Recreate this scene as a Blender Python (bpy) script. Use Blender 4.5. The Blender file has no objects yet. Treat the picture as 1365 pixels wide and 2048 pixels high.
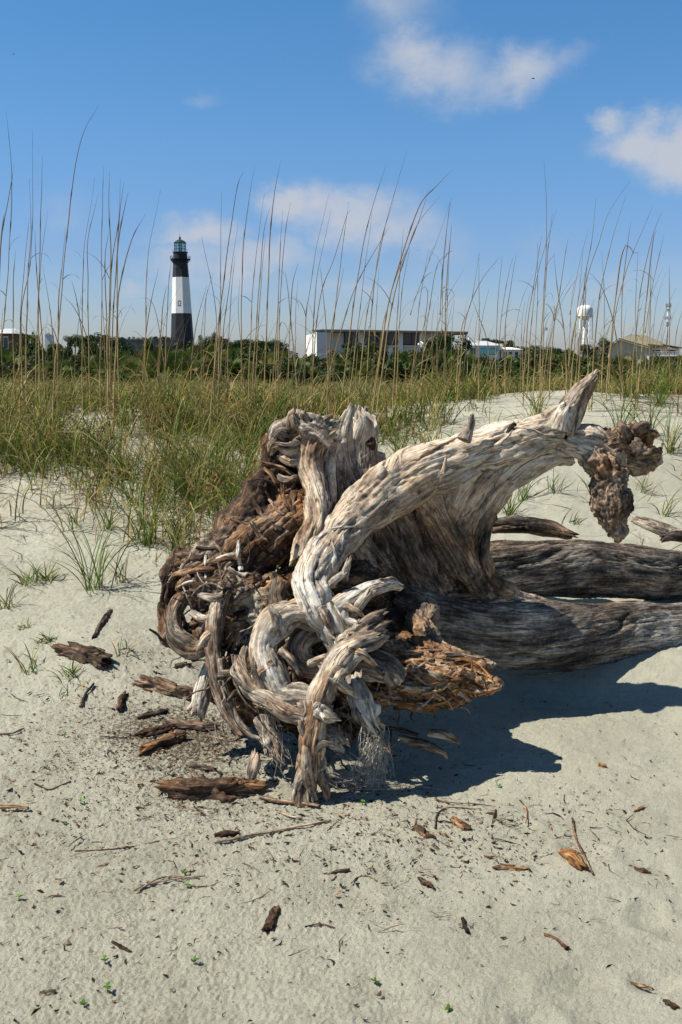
import bpy, math, random
import numpy as np
from mathutils import Vector, kdtree

R = math.radians
random.seed(7)
rng = np.random.default_rng(7)

# ------------------------------------------------------------------ camera, sky, sun, exposure
scene = bpy.context.scene
COL = scene.collection
FPX, CXP, CYP = 1991.0, 682.5, 1024.0      # focal length and centre in photograph pixels
PITCH = R(8.8)
CAM = np.array([0.0, 0.0, 1.5])
SUN_EL, SUN_FRONT = R(55), R(8)
SUNV = np.array([-math.cos(SUN_FRONT)*math.cos(SUN_EL), -math.sin(SUN_FRONT)*math.cos(SUN_EL), math.sin(SUN_EL)])

cam_data = bpy.data.cameras.new('camera')
cam = bpy.data.objects.new('camera', cam_data)
COL.objects.link(cam)
cam.location = CAM
cam.rotation_euler = (R(90) - PITCH, 0, 0)
cam_data.sensor_fit = 'VERTICAL'
cam_data.sensor_height = 36.0
cam_data.lens = 35.0
cam_data.clip_start = 0.05
cam_data.clip_end = 9000
scene.camera = cam

def pdir(px, py):
    a = (px - CXP) / FPX; b = (CYP - py) / FPX
    c, s = math.cos(PITCH), math.sin(PITCH)
    return np.array([a, c + b*s, -s + b*c])

world = bpy.data.worlds.new('World')
scene.world = world
world.use_nodes = True

def build_world():
    nt = world.node_tree; nt.nodes.clear()
    N = nt.nodes.new; L = nt.links.new
    out = N('ShaderNodeOutputWorld'); bg = N('ShaderNodeBackground')
    sky = N('ShaderNodeTexSky'); sky.sky_type = 'NISHITA'; sky.sun_disc = False
    sky.sun_elevation = SUN_EL
    sky.sun_rotation = math.atan2(SUNV[0], SUNV[1])
    sky.altitude = 0; sky.air_density = 1.0; sky.dust_density = 0.6; sky.ozone_density = 2.6
    bg.inputs['Strength'].default_value = 0.06
    L(bg.outputs[0], out.inputs[0])
    tc = N('ShaderNodeTexCoord')
    # distorted direction
    def noise(scale, detail, rough, src):
        n = N('ShaderNodeTexNoise'); n.inputs['Scale'].default_value = scale
        n.inputs['Detail'].default_value = detail; n.inputs['Roughness'].default_value = rough
        L(src, n.inputs['Vector']); return n
    mp = N('ShaderNodeMapping'); mp.inputs['Scale'].default_value = (1, 1, 1.5)
    L(tc.outputs['Generated'], mp.inputs['Vector'])
    n1 = noise(7.0, 7, 0.62, mp.outputs[0])
    n2 = noise(26.0, 6, 0.6, mp.outputs[0])
    sub = N('ShaderNodeVectorMath'); sub.operation = 'SUBTRACT'; sub.inputs[1].default_value = (.5, .5, .5)
    L(n1.outputs['Color'], sub.inputs[0])
    sc = N('ShaderNodeVectorMath'); sc.operation = 'SCALE'; sc.inputs['Scale'].default_value = 0.10
    L(sub.outputs[0], sc.inputs[0])
    add = N('ShaderNodeVectorMath'); add.operation = 'ADD'
    L(tc.outputs['Generated'], add.inputs[0]); L(sc.outputs[0], add.inputs[1])
    blobs = [(870,130,125,75,.82),(1040,128,105,55,.78),(955,150,120,45,.62),(800,30,100,85,.48),(1130,110,70,35,.45),
             (1290,285,92,52,1.05),(1385,300,130,70,1.05),(1225,250,38,26,.7),
             (590,425,80,46,1.0),(690,445,150,60,.9),(800,480,130,55,.65),(400,480,100,48,.85),(500,530,150,42,.75),(380,540,110,40,.6),
             (385,180,55,22,.34),(700,590,170,28,.40),(900,590,100,25,.34),(280,590,70,20,.42),(1090,500,80,40,.22),
             (100,420,90,45,.30),(1250,560,160,35,.28),(1000,640,300,30,.25),(300,640,300,30,.2),
             (-700,100,500,160,.8),(2300,50,500,170,.8),(1900,-700,500,200,.7),(-300,-900,520,200,.7)]
    acc = None
    for (px, py, rx, ry, st) in blobs:
        d = pdir(px, py); k = np.linalg.norm(d); d = d / k
        rx = rx*1.55/FPX/k; ry = ry*1.55/FPX/k
        s1 = N('ShaderNodeVectorMath'); s1.operation = 'SUBTRACT'; s1.inputs[1].default_value = tuple(d)
        L(add.outputs[0], s1.inputs[0])
        s2 = N('ShaderNodeVectorMath'); s2.operation = 'MULTIPLY'; s2.inputs[1].default_value = (1/rx, 1/rx, 1/ry)
        L(s1.outputs[0], s2.inputs[0])
        s3 = N('ShaderNodeVectorMath'); s3.operation = 'LENGTH'; L(s2.outputs[0], s3.inputs[0])
        s4 = N('ShaderNodeMapRange'); s4.interpolation_type = 'SMOOTHSTEP'
        s4.inputs['From Min'].default_value = 1.0; s4.inputs['From Max'].default_value = 0.0
        s4.inputs['To Min'].default_value = 0; s4.inputs['To Max'].default_value = st
        L(s3.outputs['Value'], s4.inputs['Value'])
        if acc is None: acc = s4.outputs[0]
        else:
            m = N('ShaderNodeMath'); m.operation = 'MAXIMUM'
            L(acc, m.inputs[0]); L(s4.outputs[0], m.inputs[1]); acc = m.outputs[0]
    # shape by noise: cloud = mask * ramp(noise)
    a1 = N('ShaderNodeMath'); a1.operation = 'MULTIPLY_ADD'; a1.inputs[1].default_value = 0.9
    L(n2.outputs['Fac'], a1.inputs[0])
    a0 = N('ShaderNodeMath'); a0.operation = 'MULTIPLY_ADD'; a0.inputs[1].default_value = 1.0; a0.inputs[2].default_value = -0.5
    L(n1.outputs['Fac'], a0.inputs[0]); L(a0.outputs[0], a1.inputs[2])
    a2 = N('ShaderNodeMath'); a2.operation = 'ADD'; a2.inputs[1].default_value = 0.50
    L(a1.outputs[0], a2.inputs[0])
    a3 = N('ShaderNodeMath'); a3.operation = 'MULTIPLY'; L(acc, a3.inputs[0]); L(a2.outputs[0], a3.inputs[1])
    a3.use_clamp = True
    cr = N('ShaderNodeMapRange'); cr.interpolation_type = 'SMOOTHSTEP'
    cr.inputs['From Min'].default_value = 0.02; cr.inputs['From Max'].default_value = 0.95
    cr.inputs['To Max'].default_value = 0.9
    L(a3.outputs[0], cr.inputs['Value'])
    # sky colour grade (deeper blue high up, hazy towards the horizon)
    tint = N('ShaderNodeMix'); tint.data_type = 'RGBA'; tint.blend_type = 'MULTIPLY'
    tint.inputs[0].default_value = 1.0
    sep = N('ShaderNodeSeparateXYZ'); L(tc.outputs['Generated'], sep.inputs[0])
    ramp = N('ShaderNodeValToRGB')
    e = ramp.color_ramp.elements
    e[0].position = 0.0; e[0].color = (0.70, 0.79, 1.0, 1)
    e[1].position = 1.0; e[1].color = (0.22, 0.36, 0.46, 1)
    for zp, cc in ((0.10, (0.54, 0.72, 0.98)), (0.20, (.50, .82, 1.05)), (0.32, (0.42, 0.84, 1.08)), (0.5, (0.35, .64, .82))):
        x = e.new(zp); x.color = (*cc, 1)
    gain = N('ShaderNodeMix'); gain.data_type = 'RGBA'; gain.blend_type = 'MULTIPLY'; gain.inputs[0].default_value = 1
    gain.inputs[7].default_value = (1.62, 1.52, 1.52, 1); L(ramp.outputs[0], gain.inputs[6])
    L(sep.outputs['Z'], ramp.inputs[0])
    L(sky.outputs[0], tint.inputs[6]); L(gain.outputs[2], tint.inputs[7])
    mix = N('ShaderNodeMix'); mix.data_type = 'RGBA'
    L(cr.outputs[0], mix.inputs[0]); L(tint.outputs[2], mix.inputs[6])
    mix.inputs[7].default_value = (6.7, 7.1, 7.9, 1)
    L(mix.outputs[2], bg.inputs['Color'])
build_world()

sd = bpy.data.lights.new('sun', 'SUN'); sd.energy = 5.0; sd.angle = R(0.5); sd.color = (1.0, 0.94, 0.82)
sun = bpy.data.objects.new('sun', sd); COL.objects.link(sun)
sun.rotation_euler = Vector(SUNV).to_track_quat('Z', 'Y').to_euler()
sun.location = (-20, -5, 30)
vs = scene.view_settings
vs.view_transform = 'Standard'; vs.look = 'None'; vs.gamma = 1; vs.use_curve_mapping = False; vs.exposure = 0.45

# ------------------------------------------------------------------ noise
_perm = np.random.default_rng(3).permutation(256); _perm = np.concatenate([_perm, _perm, _perm])
_g = np.random.default_rng(4).normal(size=(256, 3)); _g /= np.linalg.norm(_g, axis=1)[:, None]
def pn(p):
    """gradient noise, p (N,3) -> about -1..1"""
    p = np.asarray(p, float)
    i = np.floor(p).astype(np.int64); f = p - i; i &= 255
    u = f*f*f*(f*(f*6-15)+10)
    r = np.zeros(len(p))
    for dx in (0, 1):
        wx = u[:, 0] if dx else 1-u[:, 0]
        a = _perm[(i[:, 0]+dx) & 255]
        for dy in (0, 1):
            wy = u[:, 1] if dy else 1-u[:, 1]
            b = _perm[(a + i[:, 1]+dy) & 255]
            for dz in (0, 1):
                wz = u[:, 2] if dz else 1-u[:, 2]
                h = _perm[(b + i[:, 2]+dz) & 255]
                g = _g[h]
                r += wx*wy*wz*(g[:, 0]*(f[:, 0]-dx)+g[:, 1]*(f[:, 1]-dy)+g[:, 2]*(f[:, 2]-dz))
    return r*1.6
def fbm(p, o=4, rough=.5, lac=2.03):
    r = 0; a = 1; t = 0
    for k in range(o):
        r = r + a*pn(p + 17.3*k); t += a; a *= rough; p = p*lac
    return r/t
def ridge(p, o=4, rough=.5):
    r = 0; a = 1; t = 0
    for k in range(o):
        r = r + a*(1-2*np.abs(pn(p+9.1*k))); t += a; a *= rough; p = p*2.1
    return r/t
def sstep(a, b, x):
    t = np.clip((x-a)/(b-a), 0, 1); return t*t*(3-2*t)

# ------------------------------------------------------------------ mesh helpers
def mk_mesh(name, V, quads=None, tris=None, mat=None, attrs=None, smooth=True):
    V = np.asarray(V, np.float32)
    parts = []; tot = []
    if quads is not None and len(quads):
        q = np.asarray(quads, np.int32); parts.append(q.ravel()); tot.append(np.full(len(q), 4, np.int32))
    if tris is not None and len(tris):
        t = np.asarray(tris, np.int32); parts.append(t.ravel()); tot.append(np.full(len(t), 3, np.int32))
    loops = np.concatenate(parts); tot = np.concatenate(tot)
    start = np.concatenate([[0], np.cumsum(tot)[:-1]]).astype(np.int32)
    me = bpy.data.meshes.new(name)
    me.vertices.add(len(V)); me.vertices.foreach_set('co', V.ravel())
    me.loops.add(len(loops)); me.loops.foreach_set('vertex_index', loops)
    me.polygons.add(len(tot)); me.polygons.foreach_set('loop_start', start); me.polygons.foreach_set('loop_total', tot)
    me.polygons.foreach_set('use_smooth', np.full(len(tot), smooth, bool))
    me.update(calc_edges=True)
    if attrs:
        for k, a in attrs.items():
            a = np.asarray(a, np.float32)
            if a.ndim == 1:
                at = me.attributes.new(k, 'FLOAT', 'POINT'); at.data.foreach_set('value', a)
            else:
                at = me.attributes.new(k, 'FLOAT_VECTOR', 'POINT'); at.data.foreach_set('vector', a.ravel())
    if mat: me.materials.append(mat)
    return me
def link(name, me, parent=None):
    o = bpy.data.objects.new(name, me); COL.objects.link(o)
    if parent is not None: o.parent = parent; o.matrix_parent_inverse.identity()
    return o
def tag(o, label=None, cat=None, group=None, kind=None):
    if label: o['label'] = label
    if cat: o['category'] = cat
    if group: o['group'] = group
    if kind: o['kind'] = kind
    return o
def empty(name, loc, label, cat, group=None):
    o = bpy.data.objects.new(name, None); COL.objects.link(o); o.location = tuple(loc); o.empty_display_size = .1
    return tag(o, label, cat, group)

class MB:
    """collects simple shapes (vertices and faces of any size) into one mesh"""
    def __init__(s): s.v = []; s.f = []
    def add(s, v, f):
        n = len(s.v); s.v += [tuple(a) for a in v]; s.f += [[i+n for i in q] for q in f]; return s
    def box(s, x0, x1, y0, y1, z0, z1):
        return s.add([(x0,y0,z0),(x1,y0,z0),(x1,y1,z0),(x0,y1,z0),(x0,y0,z1),(x1,y0,z1),(x1,y1,z1),(x0,y1,z1)],
                     [(3,2,1,0),(4,5,6,7),(0,1,5,4),(1,2,6,5),(2,3,7,6),(3,0,4,7)])
    def prism(s, poly, y0, y1):
        """poly in xz, extruded along y"""
        n = len(poly); v = [(x, y0, z) for x, z in poly] + [(x, y1, z) for x, z in poly]
        f = [list(range(n)), list(range(2*n-1, n-1, -1))] + [[i, i+n, (i+1) % n+n, (i+1) % n] for i in range(n)]
        return s.add(v, f)
    def lathe(s, prof, n=16, c=(0, 0), a0=0, cap=True):
        v = []
        for r, z in prof:
            for k in range(n):
                a = a0 + 2*math.pi*k/n; v.append((c[0]+r*math.sin(a), c[1]-r*math.cos(a), z))
        f = []
        for i in range(len(prof)-1):
            for k in range(n):
                f.append([i*n+k, i*n+(k+1) % n, (i+1)*n+(k+1) % n, (i+1)*n+k])
        if cap: f.append(list(range(n))[::-1]); f.append([(len(prof)-1)*n+k for k in range(n)])
        return s.add(v, f)
    def rod(s, p, q, r, n=6, r2=None):
        p = Vector(p); q = Vector(q); d = (q-p).normalized()
        u = d.orthogonal().normalized(); w = d.cross(u); r2 = r if r2 is None else r2
        v = [p+(u*math.cos(2*math.pi*k/n)+w*math.sin(2*math.pi*k/n))*r for k in range(n)]
        v += [q+(u*math.cos(2*math.pi*k/n)+w*math.sin(2*math.pi*k/n))*r2 for k in range(n)]
        f = [[k, (k+1) % n, n+(k+1) % n, n+k] for k in range(n)] + [list(range(n))[::-1], [n+k for k in range(n)]]
        return s.add(v, f)
    def build(s, name, mat, parent=None, smooth=False):
        me = bpy.data.meshes.new(name); me.from_pydata(s.v, [], s.f); me.update()
        me.polygons.foreach_set('use_smooth', [smooth]*len(me.polygons))
        me.materials.append(mat)
        return link(name, me, parent)

# ------------------------------------------------------------------ terrain height and picking
_py = np.array([-8, 3.0, 3.6, 4.2, 4.7, 5.2, 6.0, 7.0, 8.0, 9.0, 10.0, 12.0, 16.0, 60.0, 150.0, 6000.0])
_ph = np.array([0.0, 0.0, .02, .06, .12, .22, .45, .76, .99, 1.08, 1.00, .62, .22, .12, .40, .60])
def H(x, y, fine=True):
    x = np.asarray(x, float); y = np.asarray(y, float)
    ys = y + 0.25*np.sin(x*0.9+1.0)*sstep(4.5, 7, y)
    b = 0
    for o in (-.5, -.25, 0, .25, .5): b = b + np.interp(ys+o, _py, _ph)/5
    near = sstep(4.4, 6.5, y)*(1-sstep(11, 17, y))
    b = b + near*(0.13*np.exp(-((x-1.9)/1.5)**2-((y-9)/2.0)**2) - 0.10*np.exp(-((x+0.2)/0.7)**2-((y-8)/2)**2)
                  + 0.06*np.exp(-((x-4.2)/1.2)**2-((y-8.5)/2)**2) - .05*np.exp(-((x+1.2)/.7)**2-((y-7.6)/1.2)**2))
    b = b + .13*np.exp(-((x+1.02)/.34)**2-((y-4.45)/.42)**2) + .05*np.exp(-((x+1.6)/.5)**2-((y-4.6)/.4)**2)
    b = b - .05*np.exp(-((x-.25)/.35)**2-((y-3.5)/.22)**2)          # scooped hollow under the roots
    b = b + .05*np.exp(-((x-1.55)/.35)**2-((y-4.45)/.22)**2) - .05*np.exp(-((x-.9)/.5)**2-((y-4.15)/.2)**2)
    if fine:
        p = np.stack([x, y, np.zeros_like(x)], -1).reshape(-1, 3)
        m = (y.reshape(-1) < 40)
        n = np.zeros(len(p))
        q = p[m]
        fade = 1/(1+np.maximum(0, q[:, 1]-9)*.3)
        n[m] = (.055*fbm(q*1.1+3.3, 3)*sstep(2.0, 6, q[:, 1]) + .020*fbm(q*3.1+1.7, 3) + .007*fbm(q*11, 3))*fade
        b = b + n.reshape(x.shape)
    return b
def P(px, py, d):
    """point at horizontal distance d (world y) seen at a photograph pixel"""
    v = pdir(px, py); return CAM + v*(d/v[1])
def G(px, py, dmax=20):
    v = pdir(px, py); t = np.geomspace(1.2, dmax, 900)
    x = v[0]*t/v[1]; z = CAM[2]+v[2]*t/v[1]
    dz = z - H(x, t)
    k = np.argmax(dz < 0)
    if dz[k] >= 0: k = len(t)-1
    if k > 0:
        a = dz[k-1]/(dz[k-1]-dz[k]+1e-9); tt = t[k-1]+(t[k]-t[k-1])*a
    else: tt = t[0]
    xx = v[0]*tt/v[1]
    return np.array([xx, tt, float(H(np.array([xx]), np.array([tt]))[0])])
def GH(x, y): return float(H(np.array([x]), np.array([y]))[0])

# ------------------------------------------------------------------ materials
def new_mat(name):
    m = bpy.data.materials.new(name); m.use_nodes = True
    nt = m.node_tree; b = nt.nodes['Principled BSDF']; b.inputs['Roughness'].default_value = .85
    b.inputs['Specular IOR Level'].default_value = .2
    return m, nt, b
def nnoise(nt, vec, scale, detail=4, rough=.55, w=None):
    n = nt.nodes.new('ShaderNodeTexNoise'); n.inputs['Scale'].default_value = scale
    n.inputs['Detail'].default_value = detail; n.inputs['Roughness'].default_value = rough
    if vec is not None: nt.links.new(vec, n.inputs['Vector'])
    return n
def nramp(nt, fac, stops):
    r = nt.nodes.new('ShaderNodeValToRGB'); e = r.color_ramp.elements
    e[0].position, e[0].color = stops[0][0], (*stops[0][1], 1)
    e[1].position, e[1].color = stops[-1][0], (*stops[-1][1], 1)
    for p, c in stops[1:-1]:
        k = e.new(p); k.color = (*c, 1)
    nt.links.new(fac, r.inputs[0]); return r
def nmath(nt, op, a, b=None, c=None, clamp=False):
    m = nt.nodes.new('ShaderNodeMath'); m.operation = op; m.use_clamp = clamp
    for i, v in enumerate((a, b, c)):
        if v is None: continue
        if isinstance(v, (int, float)): m.inputs[i].default_value = v
        else: nt.links.new(v, m.inputs[i])
    return m.outputs[0]
def nmix(nt, f, a, b, mode='MIX'):
    m = nt.nodes.new('ShaderNodeMix'); m.data_type = 'RGBA'; m.blend_type = mode
    for i, v in ((0, f), (6, a), (7, b)):
        if isinstance(v, (int, float)): m.inputs[i].default_value = v
        elif isinstance(v, tuple): m.inputs[i].default_value = (*v, 1)
        else: nt.links.new(v, m.inputs[i])
    return m.outputs[2]
def nbump(nt, h, strength, dist, prev=None):
    b = nt.nodes.new('ShaderNodeBump'); b.inputs['Strength'].default_value = strength; b.inputs['Distance'].default_value = dist
    nt.links.new(h, b.inputs['Height'])
    if prev is not None: nt.links.new(prev, b.inputs['Normal'])
    return b.outputs[0]
def nattr(nt, name, vec=False):
    a = nt.nodes.new('ShaderNodeAttribute'); a.attribute_name = name
    return a.outputs['Vector'] if vec else a.outputs['Fac']

def wood_material():
    m, nt, b = new_mat('weathered_wood'); N = nt.nodes.new; L = nt.links.new
    g = nattr(nt, 'grain', True); tone = nattr(nt, 'tone'); warm = nattr(nt, 'warm'); dust = nattr(nt, 'dust')
    def mapped(s):
        mp = N('ShaderNodeMapping'); mp.inputs['Scale'].default_value = s; L(g, mp.inputs[0]); return mp.outputs[0]
    f1 = nnoise(nt, mapped((9, 130, 130)), 1, 6, .65).outputs['Fac']
    f2 = nnoise(nt, mapped((5, 22, 22)), 1, 4, .6).outputs['Fac']
    f3 = nnoise(nt, mapped((40, 60, 60)), 1, 5, .7).outputs['Fac']
    f4 = nnoise(nt, mapped((4, 55, 55)), 1, 2, .5).outputs['Fac']
    t = nmath(nt, 'MULTIPLY_ADD', nmath(nt, 'SUBTRACT', f1, .5), .85, tone)
    t = nmath(nt, 'MULTIPLY_ADD', nmath(nt, 'SUBTRACT', f2, .5), 1.25, t)
    t = nmath(nt, 'MULTIPLY_ADD', nmath(nt, 'SUBTRACT', f3, .5), .75, t, True)
    c = nramp(nt, t, [(0, (.012, .010, .009)), (.25, (.052, .041, .033)), (.45, (.155, .128, .102)), (.62, (.33, .285, .23)),
                      (.8, (.57, .52, .44)), (1, (.74, .71, .65))]).outputs[0]
    wc = nramp(nt, t, [(0, (.028, .014, .008)), (.3, (.12, .05, .018)), (.55, (.34, .15, .045)), (.8, (.54, .31, .12)),
                       (1, (.66, .50, .30))]).outputs[0]
    wf = nmath(nt, 'MULTIPLY_ADD', nmath(nt, 'SUBTRACT', f2, .5), 1.6, warm, True)
    c = nmix(nt, wf, c, wc)
    # thin dark drying cracks
    cr = nmath(nt, 'ABSOLUTE', nmath(nt, 'SUBTRACT', f4, .5))
    crk = nmath(nt, 'SUBTRACT', 1.0, nmath(nt, 'MULTIPLY', cr, 22.0, None, True), None, True)
    crk = nmath(nt, 'MULTIPLY', crk, nmath(nt, 'MULTIPLY', nmath(nt, 'SUBTRACT', f2, .42), 5.0, None, True))
    c = nmix(nt, nmath(nt, 'MULTIPLY', crk, .9), c, (.03, .022, .017))
    # sand caught on the wood
    n5 = nnoise(nt, g, 35, 5, .7).outputs['Fac']
    df = nmath(nt, 'MULTIPLY', nmath(nt, 'SUBTRACT', nmath(nt, 'ADD', nmath(nt, 'MULTIPLY', dust, 1.0), n5), .92), 5.0, None, True)
    c = nmix(nt, df, c, (.40, .35, .265))
    L(c, b.inputs['Base Color'])
    n6 = nnoise(nt, g, 260, 3, .6).outputs['Fac']
    bm = nbump(nt, n6, .35, .0015)
    bm = nbump(nt, f1, .9, .004, bm)
    bm = nbump(nt, f3, .8, .005, bm)
    bm = nbump(nt, nmath(nt, 'SUBTRACT', 1.0, crk), .7, .006, bm)
    L(bm, b.inputs['Normal'])
    b.inputs['Roughness'].default_value = .88; b.inputs['Specular IOR Level'].default_value = .15
    return m
WOOD = wood_material()

def sand_material():
    m, nt, b = new_mat('beach_sand'); N = nt.nodes.new; L = nt.links.new
    ge = N('ShaderNodeNewGeometry').outputs['Position']
    big = nnoise(nt, ge, 1.6, 4, .55).outputs['Fac']
    mid = nnoise(nt, ge, 26, 5, .6).outputs['Fac']
    fine = nnoise(nt, ge, 420, 3, .7).outputs['Fac']
    c = nramp(nt, big, [(.3, (.445, .43, .335)), (.7, (.575, .56, .45))]).outputs[0]
    c = nmix(nt, nmath(nt, 'MULTIPLY', nmath(nt, 'SUBTRACT', mid, .45), 1.6, None, True), c, (.36, .34, .26))
    c = nmix(nt, nmath(nt, 'MULTIPLY', nmath(nt, 'SUBTRACT', fine, .56), 6.0, None, True), c, (.20, .175, .135))
    c = nmix(nt, nmath(nt, 'MULTIPLY', nmath(nt, 'SUBTRACT', .40, fine), 6.0, None, True), c, (.62, .61, .55))
    # peaty crumbs of rotted root mixed into the sand beside the stump
    peat = nattr(nt, 'peat')
    pf = nmath(nt, 'MULTIPLY', nmath(nt, 'SUBTRACT', nmath(nt, 'ADD', peat, nnoise(nt, ge, 70, 6, .75).outputs['Fac']), 1.02), 6.0, None, True)
    c = nmix(nt, pf, c, (.085, .055, .035))
    field = nattr(nt, 'field')
    fc = nramp(nt, nnoise(nt, ge, 3, 5, .7).outputs['Fac'], [(.3, (.05, .045, .02)), (.7, (.16, .13, .06))]).outputs[0]
    c = nmix(nt, field, c, fc)
    L(c, b.inputs['Base Color'])
    # small pits and grains
    vor = N('ShaderNodeTexVoronoi'); vor.inputs['Scale'].default_value = 75; L(ge, vor.inputs['Vector'])
    vd = nmath(nt, 'MULTIPLY', vor.outputs['Distance'], 1.0)
    bm = nbump(nt, mid, .7, .009)
    bm = nbump(nt, nnoise(nt, ge, 190, 4, .75).outputs['Fac'], 1.0, .011, bm)
    bm = nbump(nt, vd, .25, .004, bm)
    bm = nbump(nt, fine, .6, .0024, bm)
    L(bm, b.inputs['Normal']); b.inputs['Roughness'].default_value = .95; b.inputs['Specular IOR Level'].default_value = .1
    return m
SAND = sand_material()

def leaf_material(name, rough=.55, trans=.3):
    m, nt, b = new_mat(name); L = nt.links.new
    a = nattr(nt, 'gcol', True)
    n = nnoise(nt, nt.nodes.new('ShaderNodeNewGeometry').outputs['Position'], 30, 2).outputs['Fac']
    c = nmix(nt, nmath(nt, 'MULTIPLY', n, .22), a, (.0, .0, .0)) 
    L(c, b.inputs['Base Color']); b.inputs['Roughness'].default_value = rough
    t = nt.nodes.new('ShaderNodeBsdfTranslucent'); L(c, t.inputs['Color'])
    mx = nt.nodes.new('ShaderNodeMixShader'); mx.inputs[0].default_value = trans
    L(b.outputs[0], mx.inputs[1]); L(t.outputs[0], mx.inputs[2])
    L(mx.outputs[0], nt.nodes['Material Output'].inputs[0])
    return m
GRASS = leaf_material('grass_blades'); LEAF = leaf_material('shrub_leaves', .5, .25)
STALK = leaf_material('dry_stalks', .7, .1)

def plain(name, col, rough=.8, var=.15, scale=8, spec=.2, metal=0, bump=0):
    m, nt, b = new_mat(name)
    ge = nt.nodes.new('ShaderNodeTexCoord').outputs['Object']
    n = nnoise(nt, ge, scale, 5, .6).outputs['Fac']
    dk = tuple(x*(1-var*1.6) for x in col); lt = tuple(min(1, x*(1+var)) for x in col)
    c = nramp(nt, n, [(.3, dk), (.7, lt)]).outputs[0]
    nt.links.new(c, b.inputs['Base Color']); b.inputs['Roughness'].default_value = rough
    b.inputs['Specular IOR Level'].default_value = spec; b.inputs['Metallic'].default_value = metal
    if bump: nt.links.new(nbump(nt, n, .5, bump), b.inputs['Normal'])
    return m
M_WHITE = plain('white_paint', (.80, .80, .77), .7, .06, .4)
M_BLACK = plain('black_paint', (.035, .037, .042), .6, .25, .5)
M_ROOFGREEN = plain('green_copper_roof', (.02, .048, .043), .5, .2, 1)
M_DARK = plain('dark_metal', (.03, .035, .035), .5, .2, 1)
M_STUCCO = plain('white_stucco', (.74, .74, .71), .85, .05, .3)
M_ROOFEDGE = plain('dark_roof_edge', (.09, .10, .11), .6, .15, .5)
M_CREAM = plain('cream_siding', (.56, .52, .36), .8, .07, .5)
M_CREAMROOF = plain('pale_roof_sheet', (.58, .54, .38), .7, .08, .5)
M_BROWN = plain('brown_shingles', (.16, .12, .08), .9, .2, 2)
M_GREYROOF = plain('light_grey_roof', (.50, .52, .54), .6, .08, .6)
M_TEAL = plain('teal_panel', (.12, .36, .40), .6, .1, .5)
M_GREYWALL = plain('grey_weathered_wall', (.17, .16, .15), .9, .2, .6)
M_STEEL = plain('galvanised_steel', (.48, .50, .53), .5, .08, 1)
M_BARK = plain('tree_bark', (.10, .075, .055), .95, .25, 5)
def glass_mat():
    m, nt, b = new_mat('window_glass')
    b.inputs['Base Color'].default_value = (.02, .03, .035, 1); b.inputs['Roughness'].default_value = .08
    b.inputs['Specular IOR Level'].default_value = .6
    return m
M_GLASS = glass_mat()
def lantern_glass():
    m, nt, b = new_mat('lantern_glass'); L = nt.links.new
    t = nt.nodes.new('ShaderNodeBsdfTransparent'); t.inputs[0].default_value = (.80, .9, .86, 1)
    g = nt.nodes.new('ShaderNodeBsdfGlossy'); g.inputs['Roughness'].default_value = .1; g.inputs[0].default_value = (.8, .85, .85, 1)
    mx = nt.nodes.new('ShaderNodeMixShader'); mx.inputs[0].default_value = .22
    L(t.outputs[0], mx.inputs[1]); L(g.outputs[0], mx.inputs[2]); L(mx.outputs[0], nt.nodes['Material Output'].inputs[0])
    return m
M_LANTERN = lantern_glass()

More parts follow.
